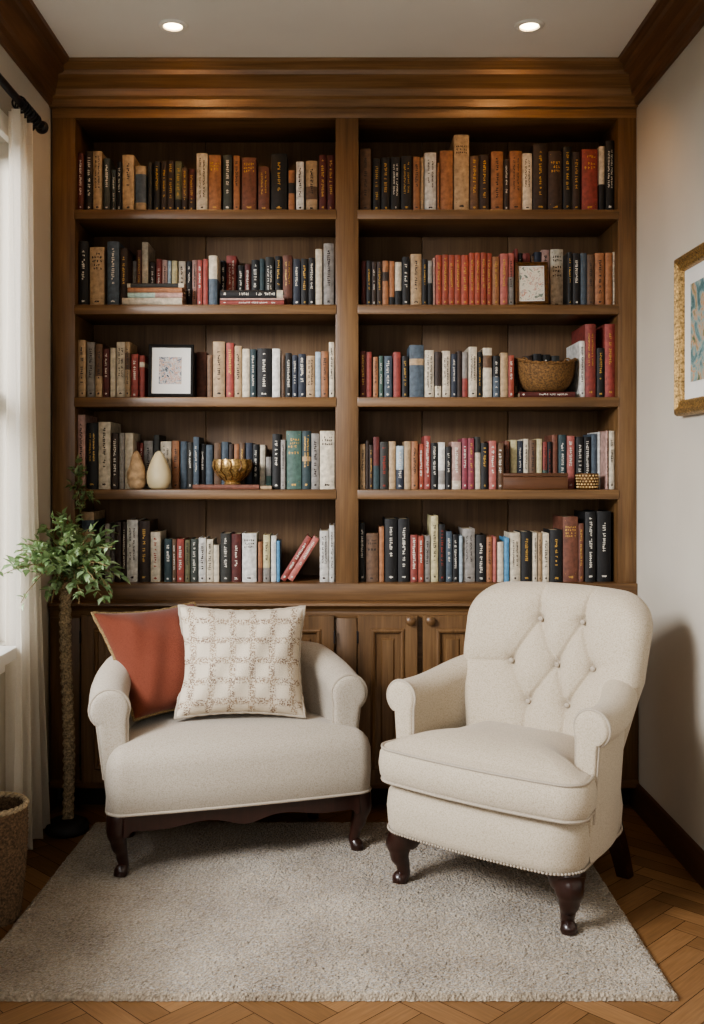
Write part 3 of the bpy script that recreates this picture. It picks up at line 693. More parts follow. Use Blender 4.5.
# labels
ORD = ['first', 'second', 'third', 'fourth', 'fifth', 'sixth', 'seventh', 'eighth', 'ninth', 'tenth', 'eleventh', 'twelfth', 'thirteenth', 'fourteenth']
def article(w): return ('an ' if w[0] in 'aeiou' else 'a ') + w
for key, rs in REC.items():
    side = 'left' if key[0] == 'L' else 'right'; row = SHELFWORD[int(key[1])]
    where = 'on the %s shelf of the %s bay' % (row, side)
    rs.sort(key=lambda r: r['x'])
    st = [r for r in rs if r['pose'] == 'standing']
    hs = sorted(r['h'] for r in st); lo, hi = hs[len(hs) // 5], hs[-max(1, len(hs) // 6)]
    for r in rs:
        c = PAL[r['col']][0]
        sz = ''
        if r['pose'] == 'standing':
            sz = 'thick ' if r['w'] > 11.5 else 'thin ' if r['w'] < 5 else 'tall ' if r['h'] >= hi else 'short ' if r['h'] <= lo else ''
        elif r['pose'] == 'leaning': sz = 'slanting '
        else: sz = 'flat-lying '
        r['look'] = sz + c + ' book'; r['c'] = c
        r['mark'] = (' with %s' % LW[r['let']]) if r['let'] else ''
        if r['bnd'] and PAL[r['bnd'][0]][0] != c: r['mark'] = ' with %s band' % article(PAL[r['bnd'][0]][0])
    tail = '%s bay, %s shelf' % (side, row)
    wc = lambda t_: len(t_.replace('-', ' ').replace(',', ' ').split())
    for r in rs:
        same = [q for q in rs if q['c'] == r['c'] and q['pose'] == r['pose']]
        sized = [q for q in same if q['look'] == r['look']]
        banded = [q for q in same if q['mark'] == r['mark']]
        if 'lab0' in r: t_ = r['lab0']
        elif len(same) == 1: t_ = r['look'] + r['mark'] + ', ' + where
        elif 'thick' in r['look'] and len(sized) == 1: t_ = r['look'] + r['mark'] + ', ' + where
        elif r['bnd'] and 'band' in r['mark'] and len(banded) == 1: t_ = r['look'] + r['mark'] + ', ' + where
        else:
            k = same.index(r); n_ = len(same)
            if k == 0: o_ = 'leftmost'
            elif k == n_ - 1: o_ = 'rightmost'
            elif k <= n_ - 1 - k: o_ = ORD[k] + ' from left'
            else: o_ = ORD[n_ - 1 - k] + ' from right'
            t_ = '%s of the %s books, %s' % (o_, r['c'], tail)
            ex = (r['look'].split(r['c'])[0] + r['mark'].strip()).strip()
            for e2 in (ex, r['mark'].strip()):
                u_ = '%s of the %s books, %s, %s' % (o_, r['c'], e2, tail)
                if e2 and wc(u_) <= 16: t_ = u_; break
        if wc(t_) > 16: t_ = t_.replace(r['mark'], '')
        r['lab'] = t_
        tag(r['o'], r['lab'], 'book', 'books on the %s shelf of the %s bay' % (row, side))

# ------------------------------------------------------------------ shelf ornaments
def frame_thing(name, label, BL, BR, TL, bw, fmat, picmat, picfrac, thick=.012, matin=True, depth_bw=None):
    """flat frame from three corners; face normal towards the viewer."""
    BL, BR, TL = Vector(BL), Vector(BR), Vector(TL)
    eu = BR - BL; w = eu.length; eu.normalize(); ev = TL - BL; ev -= eu * ev.dot(eu); h = ev.length; ev.normalize(); en = eu.cross(ev)
    th = thing(name, label, 'picture frame', BL + eu * w / 2)
    P = lambda u, v, n: BL + eu * u + ev * v + en * n
    def ring(i, n): return [P(i, i, n), P(w - i, i, n), P(w - i, h - i, n), P(i, h - i, n)]
    mb = MB(); mb.loft([ring(0, -thick), ring(0, thick * .35), ring(bw * .12, thick * .8), ring(bw * .35, thick), ring(bw * .6, thick * .55), ring(bw * .8, thick * .7), ring(bw * .93, thick * .5), ring(bw, thick * .1), ring(bw, -thick * .5)], True, False)
    mb.add(ring(0, -thick), [(3, 2, 1, 0)]); mb.obj('frame', fmat, th, smooth=25)
    mb = MB(); mb.add(ring(bw * .8, -thick * .1), [(0, 1, 2, 3)]); mb.obj('mount', M['mat_white'], th, smooth=0, fix=False)
    fu, fv, cu, cv = picfrac
    a0, a1, b0, b1 = w * (cu - fu / 2), w * (cu + fu / 2), h * (cv - fv / 2), h * (cv + fv / 2)
    mb = MB(); mb.add([P(a0, b0, thick * .02), P(a1, b0, thick * .02), P(a1, b1, thick * .02), P(a0, b1, thick * .02)], [(0, 1, 2, 3)])
    mb.obj('picture', picmat, th, smooth=0, fix=False)
    return th, P, w, h
yb = D + .022
t1, P, w, h = frame_thing('picture_frame', 'black-framed small print with wide white mount leaning on the left bay third shelf', (WX(148, yb), yb, ZS[2] + .003), (WX(193, yb), yb + .012, ZS[2] + .003), (WX(153.5, yb + .03), yb + .03, WZ(344.5, yb + .03)), .011, M['charcoal'], M['pic_small'], (.5, .52, .48, .5), .008)
t2, P, w, h = frame_thing('picture_frame', 'dark gold frame with faint flower print leaning on the right bay second shelf', (WX(515.8, yb), yb + .01, ZS[1] + .003), (WX(548.5, yb), yb, ZS[1] + .003), (WX(519.5, yb + .03), yb + .03, WZ(262.5, yb + .03)), .013, M['goldbrown'], M['pic_flower'], (.72, .78, .5, .5), .009)

# clay pears
cy = D + .04
def pear(px, pyb, pyt, pw_, label, mat, rough):
    mb = MB(); c = (WX(px, cy), cy, ZS[3] + .0005); hh = WZ(pyt, cy) - ZS[3]; rr = pw_ / 2 * cy / F
    prof = [(.001, 0), (.55, .0), (.78, .05), (.95, .17), (1, .3), (.96, .43), (.83, .58), (.64, .74), (.44, .87), (.25, .96), (.08, 1.0), (.002, 1.002)]
    from itertools import islice
    pr = []
    for a, b in zip(prof, prof[1:]):
        for k in range(3): pr.append(((a[0] + (b[0] - a[0]) * k / 3) * rr, (a[1] + (b[1] - a[1]) * k / 3) * hh))
    pr.append((.0002, hh * 1.002))
    mod = None
    if rough:
        def mod(r, z, a, k):
            f = 1 + .04 * math.sin(3 * a + z * 90) + .03 * math.sin(7 * a - z * 160)
            if abs(z - hh * .24) < hh * .035: f -= .07
            return r * f, z + (.004 * math.sin(4 * a) if z > hh * .8 else 0)
    mb.lathe(pr, c, 36, mod); ob = mb.obj('pear_ornament', mat, None, loc=c, smooth=60)
    return tag(ob, label, 'ornament')
pear(136.5, 489.5, 452, 19, 'rough tan clay pear ornament behind the smooth cream one, fourth shelf left bay', M['clay'], True)
pear(158.8, 489.5, 451, 24.5, 'smooth cream ceramic pear ornament on the fourth shelf of the left bay', M['creamvase'], False)

# ornate gold bowl
yb = D + .05
c = (WX(232.5, yb), yb, ZS[3] + zb_bowl); k_ = yb / F
gb = thing('carved_bowl', 'carved antique gold bowl standing on a flat red-brown book, fourth shelf left bay', 'bowl', c)
mb = MB()
hb = 24.5 * k_
prof = [(.001, .001), (8 * k_, .0), (8.5 * k_, .05 * hb), (7.5 * k_, .1 * hb), (10 * k_, .2 * hb), (14.5 * k_, .38 * hb), (18 * k_, .58 * hb), (19.6 * k_, .74 * hb), (19.2 * k_, .86 * hb), (18.8 * k_, 1.0 * hb), (17.4 * k_, .98 * hb), (16 * k_, .66 * hb), (10 * k_, .3 * hb), (.001, .24 * hb)]
def fl_(r, z, a, k):
    f = 1
    if 4 <= k <= 8: f += .07 * abs(math.sin(6 * a)) - .03
    return r * f, z + (.0035 * abs(math.sin(6 * a)) if k in (8, 9, 10) else 0)
mb.lathe(prof, c, 72, fl_); mb.obj('bowl_body', M['brass'], gb, smooth=50)
mb = MB()
for j in range(12):
    a = 2 * PI * j / 12
    mb.tube([(c[0] + r * k_ * math.cos(a + da), c[1] + r * k_ * math.sin(a + da), c[2] + z * hb) for r, z, da in ((10.2, .2, 0), (15, .38, .1), (18.6, .58, -.06), (20, .74, .05), (19.2, .96, 0))], .0022, 6)
mb.obj('rib_carving', M['goldbrown'], gb)

# wicker basket on shelf 3 right
yb = D + .075; k_ = yb / F
c = (WX(545, yb), yb, ZS[2] + zb_basket)
wb = thing('wicker_bowl', 'round woven wicker basket sitting on a flat dark red book, third shelf right bay', 'basket', c)
mb = MB(); hb = 29 * k_; rows = 22
prof = []
for i in range(rows + 1):
    t = i / rows; a = t * PI / 2
    prof.append(((10 + 19 * math.sin(a) ** .85) * k_, hb * (1 - math.cos(a) ** .9) if i else 0))
def weave(r, z, a, k):
    f = 1 + .028 * math.sin(22 * a + (k % 2) * PI)
    rise = (math.cos(a) ** 4) * .016 * (z / hb) ** 2 - .006 * (math.sin(a) ** 2) * (z / hb) ** 2
    return r * f * (1.0 if abs(math.cos(a)) > 0 else 1), z + rise
inner = [(r * .93, max(z, .004)) for r, z in prof[::-1]]
mb.lathe(prof + inner, c, 88, lambda r, z, a, k: (lambda q: (q[0], q[1]))(weave(r, z, a, k)))
mb.obj('basket_body', M['wicker'], wb, smooth=60)
mb = MB(); pts = []
for j in range(64):
    a = 2 * PI * j / 64; rr = 29.6 * k_
    z_ = hb + (math.cos(a) ** 4) * .016 - .006 * math.sin(a) ** 2
    pts.append(Vector((c[0] + rr * math.cos(a), c[1] + rr * math.sin(a), c[2] + z_)))
for ph in (0, PI):
    mb.tube([p + Vector((0, 0, .003 * math.sin(j * 1.2 + ph))) + Vector((math.cos(2 * PI * j / 64), math.sin(2 * PI * j / 64), 0)) * .003 * math.cos(j * 1.2 + ph) for j, p in enumerate(pts)], .0035, 6, False, True)
mb.obj('rim', M['wicker'], wb)
for s_ in (-1, 1):
    mb = MB(); x_ = c[0] + s_ * 22 * k_
    mb.tube([(x_ + math.cos(a) * .012, c[1] - .02 + .01 * s_, c[2] + hb + .002 + math.sin(a) * .016) for a in [PI * q / 10 for q in range(11)]], .0032, 6)
    mb.obj('handle', M['wicker'], wb)

# small gold cup
yb = D + .035; k_ = yb / F
c = (WX(587.3, yb), yb, ZS[3] + .0005)
cup = thing('mosaic_cup', 'small dotted gold and cream cup beside the wooden box, right bay fourth shelf', 'cup', c)
mb = MB(); hb = 15.8 * k_
mb.lathe([(.001, 0), (8.6 * k_, 0), (9.4 * k_, .06 * hb), (10.6 * k_, .5 * hb), (11 * k_, hb), (10 * k_, hb), (9 * k_, .2 * hb), (.001, .15 * hb)], c, 40); mb.obj('cup_body', M['goldbrown'], cup)
mb = MB()
for i in range(5):
    for j in range(20):
        a = 2 * PI * (j + .5 * (i % 2)) / 20; z_ = hb * (.14 + .18 * i); r_ = (9.5 + 1.5 * z_ / hb) * k_
        mb.sphere((c[0] + r_ * math.cos(a), c[1] + r_ * math.sin(a), c[2] + z_), .0038, 4)
mb.obj('mosaic_dots', plain('mosaic_cream', '#c9ab78', .5, .3, 80), cup)

# wooden box
yb = D + .012; x0, x1 = WX(503.5, yb), WX(568, yb); zt = WZ(473, yb)
bxr = thing('wooden_box', 'long low brown wooden box standing before books, fourth shelf right bay', 'box', ((x0 + x1) / 2, yb, ZS[3]))
mb = MB(); mb.bbox(x0, x1, yb, yb + .05, ZS[3] + .0005, zt - .013, .002); mb.obj('box_body', wood('box_wood', 'X', '#3d2415', '#5c3a22', '#704a2e'), bxr)
mb = MB(); mb.bbox(x0 - .0008, x1 + .0008, yb - .0008, yb + .051, zt - .0122, zt, .002); mb.obj('lid', bpy.data.materials['box_wood'], bxr)

# ------------------------------------------------------------------ rug
def hash2(i, j): return (math.sin(i * 127.1 + j * 311.7) * 43758.5453) % 1.0
RX0, RX1, RY0, RY1 = -.815, .744, 2.224, 3.33
mb = MB(); nx, ny = 300, 210; vs = []; fs = []
for j in range(ny + 1):
    for i in range(nx + 1):
        u, v = i / nx, j / ny
        e = min(u * (RX1 - RX0), (1 - u) * (RX1 - RX0), v * (RY1 - RY0), (1 - v) * (RY1 - RY0))
        z_ = .014 * min(1, (e / .012)) ** .5 + .0045 * (hash2(i, j) - .5) * (1 if e > .001 else 0)
        jit = .003
        xa = RX0 + (RX1 - RX0) * u + (hash2(j, i) - .5) * jit * 1.6 + (-.02 + .04 * v) * (1 - u) * 1.0
        vs.append((xa, RY0 + (RY1 - RY0) * v + (hash2(i + 9, j) - .5) * jit * 1.6, max(.001, z_)))
for j in range(ny):
    for i in range(nx): a = j * (nx + 1) + i; fs.append((a, a + 1, a + nx + 2, a + nx + 1))
mb.add(vs, fs)
tag(mb.obj('rug', M['rug'], None, loc=(0, 2.78, 0), smooth=80, fix=False), 'large beige short-pile wool rug under both chairs', 'rug')

# ------------------------------------------------------------------ left chair
def cabriole(mb, x, y, dx, dy, ztop, rs=(.034, .034, .03, .023, .017, .0155, .02, .018), off=(0, .008, .013, .006, -.006, -.012, -.002, .002), sc=1):
    zs = [1.0, .86, .7, .5, .3, .16, .055, .0]
    pts, rr = [], []
    for k in range(29):
        t = k / 28 * 7; i = min(6, int(t)); f = t - i; f = f * f * (3 - 2 * f)
        o = off[i] + (off[i + 1] - off[i]) * f; pts.append((x + dx * o, y + dy * o, ztop * (zs[i] + (zs[i + 1] - zs[i]) * (t - i)))); rr.append((rs[i] + (rs[i + 1] - rs[i]) * f) * sc)
    mb.tube(pts, rr, 14)
MID = Vector((-.2786, 2.986, .0)); TH = math.radians(16.9)
RUGT = .0135
lc = thing('low_armchair', 'wide low ivory armchair with rolled arms under two cushions, on dark cabriole legs', 'armchair', (MID.x, MID.y, RUGT), TH)
def LOC(px, py, root, th, Y): 
    p = W(px, py, Y) - Vector(root); c_, s_ = math.cos(-th), math.sin(-th)
    return (p.x * c_ - p.y * s_, p.x * s_ + p.y * c_, p.z)
out = rounded_outline(.388, .36, -.05, .40, .045, .10, bow=.012)
mb = MB()
soft_slab(mb, out, [(.178, -.008), (.186, 0), (.25, .004), (.31, .002), (.335, -.006), (.352, -.02), (.362, -.034)], crown=.03)
seat = mb.obj('seat', M['linen_l'], lc, local=True, smooth=70)
mb = MB(); o2 = offset(out, .001); mb.tube([(x, y, .184) for x, y in o2], .0042, 8, False, True)
mb.obj('piping', M['piping'], seat, local=True)
path = []
for k in range(61):
    t = PI * k / 60; cx_ = math.cos(t); sx_ = math.sin(t)
    path.append((-.022 + .356 * math.copysign(abs(cx_) ** .72, cx_), .03 + .335 * sx_ ** .9))
sec = lambda t: arm_section(.464 + .066 * min(1, (1 - abs(2 * t - 1)) * 2.6), .056, -.05, (.034, .006), .19, .30)
rings = sweep(MB(), path[::-1], sec)
def split_shell(rings, a, b, root, mat, backname):
    objs = []
    for nm, i0, i1 in (('arm', 0, a), (backname, a, b), ('arm', b, len(rings) - 1)):
        m_ = MB(); m_.loft(rings[i0:i1 + 1], True, True); objs.append(m_.obj(nm, mat, root, local=True, smooth=60))
    return objs
arm_a, back_low, arm_b = split_shell(rings, 17, 43, lc, M['linen_l'], 'backrest')
def arm_front(rings, idx, dirv, name_parent, mat):
    mb = MB(); ring = rings[idx]; fwd = Vector(dirv)
    pts = [p + fwd * .004 for p in ring[1:-1]]
    mb.tube(pts, .0045, 8)
    mb.obj('arm_piping', M['piping'], name_parent, local=True)
    # padded facing, slightly inset with gathered edge
    cen = sum((p for p in ring), Vector()) / len(ring)
    mb = MB(); rr = []
    for kk, (s_, f_) in enumerate(((1, 0), (.985, .006), (.93, .012), (.8, .015), (.55, .016), (.2, .016))):
        rr.append([cen + (p - cen) * s_ + fwd * f_ for p in ring])
    mb.loft(rr, True, True); mb.obj('arm_facing', mat, name_parent, local=True, smooth=60)
arm_front(rings, 0, (0, -1, 0), arm_a, M['linen_l']); arm_front(rings, -1, (0, -1, 0), arm_b, M['linen_l'])
# apron: scalloped boards
def scallop(x0, x1, zt, zb, n=64):
    P = [(x0, zt), (x1, zt)]
    low = []
    for k in range(n + 1):
        u = k / n; c_ = abs(2 * u - 1)
        d = .018 * (1 - c_ ** 3) - .010 * math.exp(-((c_ - .0) / .16) ** 2) * 1.6 + .006 * math.cos(6 * PI * u)
        if u < .02 or u > .98: d = -.01
        low.append((x1 + (x0 - x1) * u, zb + d * .8))
    return P + low
mb = MB(); mb.prism(scallop(-.345, .345, .187, .128), 'Y', -.046, -.02); mb.obj('apron', M['mahogany'], lc, local=True, smooth=30)
for s_ in (-1, 1):
    mb = MB(); mb.prism(scallop(-.02, .30, .187, .145), 'X', s_ * .345 - .01, s_ * .345 + .01); mb.obj('side_rail', M['mahogany'], lc, local=True, smooth=30)
for sx_, y_, dy_ in ((-1, -.005, -.8), (1, -.005, -.8), (-1, .31, .8), (1, .31, .8)):
    mb = MB(); cabriole(mb, sx_ * (.351 if y_ < .1 else .30), y_, sx_ * .8, dy_, .19); mb.obj('leg', M['mahogany'], lc, local=True, smooth=70)

# cushions
def pillow(name, label, BL, BR, TL, thick, fmat, bmat, pmat, pinch=.1, pr=.0055, sag=0.0, n=44):
    BL, BR, TL = Vector(BL), Vector(BR), Vector(TL); eu = BR - BL; ev = TL - BL; en = eu.cross(ev).normalized(); cen = BL + eu / 2 + ev / 2
    th = thing(name, label, 'cushion', BL + eu / 2)
    def P(u, v, side):
        pu = u * (1 - pinch * (1 - v * v)); pv = v * (1 - pinch * (1 - u * u))
        if v > 0: pv -= sag * (1 - u * u) * v
        t = max(0, (1 - u ** 4)) ** .55 * max(0, (1 - v ** 4)) ** .55
        wr = .004 * math.sin(7 * u + 3 * v) * math.sin(5 * v - 2 * u + 1) + .003 * math.sin(13 * u - 6 * v)
        return cen + eu * pu / 2 + ev * pv / 2 + en * side * (thick / 2 * t * (.75 + .25 * (1 - u * u) * (1 - v * v)) + wr * t)
    for side, mat, nm in ((1, fmat, 'front_cover'), (-1, bmat, 'back_cover')):
        vs = []; fs = []; uvs = []
        us = [math.sin(PI / 2 * (-1 + 2 * i / n)) for i in range(n + 1)]
        for v in us:
            for u in us: vs.append(P(u, v, side) - Vector(th['_o'])); uvs.append((u * .5 + .5, v * .5 + .5))
        for j in range(n):
            for i in range(n):
                a = j * (n + 1) + i; q = (a, a + 1, a + n + 2, a + n + 1); fs.append(q if side > 0 else q[::-1])
        me = bpy.data.meshes.new(nm); me.from_pydata(vs, [], fs); me.materials.append(mat); me.shade_smooth()
        ul = me.uv_layers.new(name='UVMap')
        for lp in me.loops: ul.data[lp.index].uv = uvs[lp.vertex_index]
        o = bpy.data.objects.new(nm, me); C.objects.link(o); o.parent = th
    mb = MB(); E = []
    for a in range(4):
        for i in range(30):
            s_ = -1 + 2 * i / 30; u, v = ((s_, -1), (1, s_), (-s_, 1), (-1, -s_))[a]; E.append(P(u, v, 0))
    mb.tube(E, [pr * (1 + .18 * math.sin(i * 2.2)) for i in range(len(E))], 8, False, True); mb.obj('cord_edge', pmat, th, smooth=60)
    return th
TERRA_BL, TERRA_BR, TERRA_TL = W(134, 720, 3.03), W(236, 704, 3.2), W(92, 613, 3.10)
pillow('cushion', 'terracotta square cushion with tan cord edge leaning in the left arm of the low armchair', TERRA_BL, TERRA_BR, TERRA_TL, .17, M['terra'], M['burlap'], M['burlap'], .09, .006)
pillow('cushion', 'cream cushion with dotted brown plaid pattern propped at the middle of the low armchair', W(175, 718, 3.05), W(305, 717, 3.10), W(179, 606, 3.15), .15, M['plaid'], M['piping'], M['piping'], .1, .006)

# ------------------------------------------------------------------ right armchair
MID2 = Vector((.363, 2.672, 0)); TH2 = math.radians(-38)
ac = thing('tufted_armchair', 'cream button-tufted armchair with high back and loose seat cushion, standing right of the low chair', 'armchair', (MID2.x, MID2.y, RUGT), TH2)
out = rounded_outline(.285, .255, -.04, .49, .07, .2, bow=.02)
mb = MB(); soft_slab(mb, out, [(.150, -.012), (.156, -.002), (.18, .003), (.22, .006), (.26, .001), (.28, -.015), (.287, -.03)], crown=.004)
base = mb.obj('seat_base', M['linen'], ac, local=True, smooth=70)
mb = MB()
acc = 0; o2 = offset(out, .002); L = 0
for i in range(len(o2)):
    a, b = o2[i], o2[(i + 1) % len(o2)]; d = math.dist(a, b); t = acc
    while t < d:
        x, y = a[0] + (b[0] - a[0]) * t / d, a[1] + (b[1] - a[1]) * t / d; mb.sphere((x, y, .158), .0042, 4); t += .0092
    acc = t - d
mb.obj('nailhead_trim', M['piping'], ac, local=True, smooth=80)
# arms + shell
path = []
for k in range(61):
    t = PI * k / 60; c_, s_ = math.cos(t), math.sin(t)
    path.append((.288 * math.copysign(abs(c_) ** .6, c_), .075 + .39 * s_ ** .85))
def sec2(t):
    e = abs(2 * t - 1)                       # 1 at the fronts, 0 behind
    q = min(1, max(0, (.93 - e) / .5)); return arm_section(.498 + .045 * q * q * (3 - 2 * q), .047, -.042, (.018, -.004), .16, .26)
rings = sweep(MB(), path[::-1], sec2)
arm_a, back_shell, arm_b = split_shell(rings, 15, 45, ac, M['linen'], 'outer_back')
arm_front(rings, 0, (0, -1, 0), arm_a, M['linen']); arm_front(rings, -1, (0, -1, 0), arm_b, M['linen'])
# back
def local2(px, py):
    """pixel -> local point on the face of the back."""
    c_, s_ = math.cos(TH2), math.sin(TH2)
    dx, dy, dz = (px - CX) / F, 1.0, -(py - HY) / F
    ox, oy, oz = -MID2.x, -MID2.y, H - RUGT
    lx = lambda x, y: x * c_ + y * s_; ly = lambda x, y: -x * s_ + y * c_
    a0, a1 = ly(ox, oy), ly(dx, dy); y0, k = .285 - .3 * .42, .3
    t = (y0 + k * oz - a0) / (a1 - k * dz)
    return lx(ox, oy) + t * lx(dx, dy), oz + t * dz
BT = [local2(370 + x / 2.347, 570 + y / 2.347) for x, y in ((390, 117), (490, 125), (322, 215), (428, 225), (515, 235), (360, 312), (452, 322))]
top1, top2 = local2(370 + 396 / 2.347, 570 + 30 / 2.347), local2(370 + 525 / 2.347, 570 + 38 / 2.347)
lft = local2(370 + 205 / 2.347, 570 + 208 / 2.347); rgt = local2(370 + 600 / 2.347, 570 + 215 / 2.347)
SEG = [(BT[0], BT[2], 1), (BT[0], BT[3], 1), (BT[1], BT[3], 1), (BT[1], BT[4], 1), (BT[2], BT[5], 1), (BT[3], BT[5], 1), (BT[3], BT[6], 1), (BT[4], BT[6], 1), (BT[0], (top1[0], top1[1] + .05), 1), (BT[1], (top2[0], top2[1] + .05), 1), (BT[2], lft, .7), (BT[5], (BT[5][0] + .005, .38), .8), (BT[6], (BT[6][0] + .005, .38), .8), (BT[4], rgt, .35)]
def segd(p, a, b):
    ax, az = a; bx, bz = b; vx, vz = bx - ax, bz - az; L2 = vx * vx + vz * vz
    t = max(0, min(1, ((p[0] - ax) * vx + (p[1] - az) * vz) / L2)); return math.hypot(p[0] - ax - vx * t, p[1] - az - vz * t)
def tuft(x, z):
    d = 0
    for b in BT:
        r_ = math.hypot(x - b[0], z - b[1]); d += .013 * math.exp(-(r_ / .015) ** 2) + .012 * math.exp(-(r_ / .05) ** 2)
    m = 0
    for a, b, w_ in SEG:
        r_ = segd((x, z), a, b); m = max(m, w_ * (.009 * math.exp(-(r_ / .0055) ** 2) + .013 * math.exp(-(r_ / .026) ** 2)))
    return d + m
BZ0, BZ1, BW, BD = .30, .808, .276, .13
BXO = .026
def back_pt(x, y, z):
    """unit-ish box coordinates -> shaped local coordinates."""
    return None
mb = MB(); NU, NV = 168, 140; front = []
def back_outline(z):                     # half width at height z
    Rr = .10; zr = BZ1 - Rr; w_ = BW + .008 * min(1, max(0, (z - .5) / .2)) - .045 * min(1, max(0, (.56 - z) / .2))
    if z > zr: w_ = w_ - Rr + math.sqrt(max(0, Rr * Rr - (z - zr) ** 2))
    return w_
def yplane(z): return .285 + .30 * (z - .42)
rings = []
cols = [-1 + 2 * i / NU for i in range(NU + 1)]
def ease(u): return math.sin(u * PI / 2) * .55 + u * .45
for j in range(NV + 1):
    v = j / NV; z = BZ0 + (BZ1 - BZ0) * (v * .45 + .55 * math.sin(v * PI / 2))
    hw = max(back_outline(z), .004); ring = []
    topf = min(1, max(0, (BZ1 - z) / .06)); topr = math.sqrt(max(0, 1 - (1 - topf) ** 2))
    for i in range(NU + 1):              # front face
        u = ease(cols[i]); x = hw * u
        edge = min(1, max(0, (hw - abs(x)) / .05)); er = math.sqrt(max(0, 1 - (1 - edge) ** 2))
        bul = .065 * er * topr
        inw = -.028 * (abs(x) / BW) ** 2.2       # sides wrap forward a little
        y = yplane(z) + .065 - bul + tuft(x + BXO, z) * er * topr + inw
        ring.append(Vector((x + BXO, y, z - .014 * (x / BW) ** 2 * max(0, (z - .6) / .2))))
    for i in range(NU, -1, -4):          # rear face
        u = ease(cols[i]); x = hw * u
        edge = min(1, max(0, (hw - abs(x)) / .06)); er = math.sqrt(max(0, 1 - (1 - edge) ** 2))
        inw = -.028 * (abs(x) / BW) ** 2.2
        y = yplane(z) + .0652 + .06 * er * topr + inw
        ring.append(Vector((x + BXO, y, z - .014 * (x / BW) ** 2 * max(0, (z - .6) / .2))))
    rings.append(ring)
mb.loft(rings, True, True); back = mb.obj('backrest', M['linen'], ac, local=True, smooth=75)
for bx, bz in BT:
    mb = MB(); y = yplane(bz) + .021 + .002 - .028 * (abs(bx - BXO) / BW) ** 2.2 + .006
    mb.sphere((bx, y, bz), .008, 8, (1, .6, 1)); mb.obj('button', M['piping'], back, local=True, smooth=80)
# seat cushion (wraps in front of the arms)
co = rounded_outline(.305, .25, -.055, .33, .05, .05, bow=.022)
co = [((x * .975 + .012) * (1 if y < .055 else 1 - .17 * min(1, (y - .045) / .09)), y) for x, y in co]
mb = MB(); soft_slab(mb, co, [(.286, -.03), (.292, -.012), (.297, 0), (.31, .008), (.34, .012), (.37, .008), (.384, 0), (.39, -.012), (.396, -.028)], crown=.042, under=.0)
cu = mb.obj('seat_cushion', M['linen'], ac, local=True, smooth=70)
for zz in (.2965, .3845):
    mb = MB(); mb.tube([(x, y, zz) for x, y in offset(co, .002)], .0042, 8, False, True); mb.obj('piping', M['piping'], cu, local=True)
for sx_ in (-1, 1):
    mb = MB(); cabriole(mb, sx_ * .25, .016, sx_ * .75, -.75, .152, rs=(.05, .048, .037, .027, .019, .0165, .0225, .02), off=(-.022, -.008, .006, .005, -.004, -.008, .004, .006)); mb.obj('leg', M['mahogany'], ac, local=True, smooth=70)
for sx_ in (-1, 1):
    mb = MB(); rs_ = [[Vector((sx_ * (.19 + .02 * t) + a * (.024 - .006 * t), .41 + .06 * t + b * (.024 - .006 * t), .165 * (1 - t) - (RUGT if t == 1 and sx_ > 0 else 0) )) for a, b in ((-1, -1), (1, -1), (1, 1), (-1, 1))] for t in (0, .35, .7, 1)]
    mb.loft(rs_, True, True); mb.obj('rear_leg', M['mahogany'], ac, local=True, smooth=30)

# ------------------------------------------------------------------ plant
PX, PY = -.866, 3.27
pt = thing('topiary_plant', 'bushy green leafy plant on a tall rope-wrapped stem with round black base', 'plant', (PX, PY, 0))
mb = MB(); mb.lathe([(.001, 0), (.062, 0), (.068, .006), (.069, .02), (.063, .032), (.045, .041), (.02, .044), (.001, .045)], (PX, PY, 0), 40); mb.obj('base', M['charcoal'], pt, smooth=50)
mb = MB()
rings = []; ZT = .80
for k in range(260):
    z = .04 + (ZT - .04) * k / 259; ring = []
    for j in range(20):
        a = 2 * PI * j / 20; r_ = .0165 + .0028 * math.sin(3 * a - z * 230) + .0016 * hash2(k, j)
        ring.append(Vector((PX + .006 * math.sin(z * 7) + r_ * math.cos(a), PY + r_ * math.sin(a), z)))
    rings.append(ring)
mb.loft(rings, True, True); mb.obj('wrapped_stem', M['rope'], pt, smooth=70)
def add_leaf(mb, p, d, up, L):
    d = d.normalized(); s_ = d.cross(up); s_ = s_.normalized() if s_.length > 1e-4 else d.orthogonal().normalized(); n_ = s_.cross(d)
    w_ = L * R.uniform(.36, .5)
    pts = [(0, 0, 0), (.25, .8, .12), (.5, 1.0, .16), (.66, .6, .1), (1, 0, -.08), (.66, -.6, .1), (.5, -1.0, .16), (.25, -.8, .12), (.5, 0, 0)]
    vs = [p + d * (a * L) + s_ * (b * w_ * .6) + n_ * (c_ * L * .8) for a, b, c_ in pts]
    mb.add(vs, [(0, 8, 2, 1), (2, 8, 4, 3), (4, 8, 6, 5), (6, 8, 0, 7)])
lf, st = MB(), MB()
top = Vector((PX + .004, PY, ZT))
targets = []
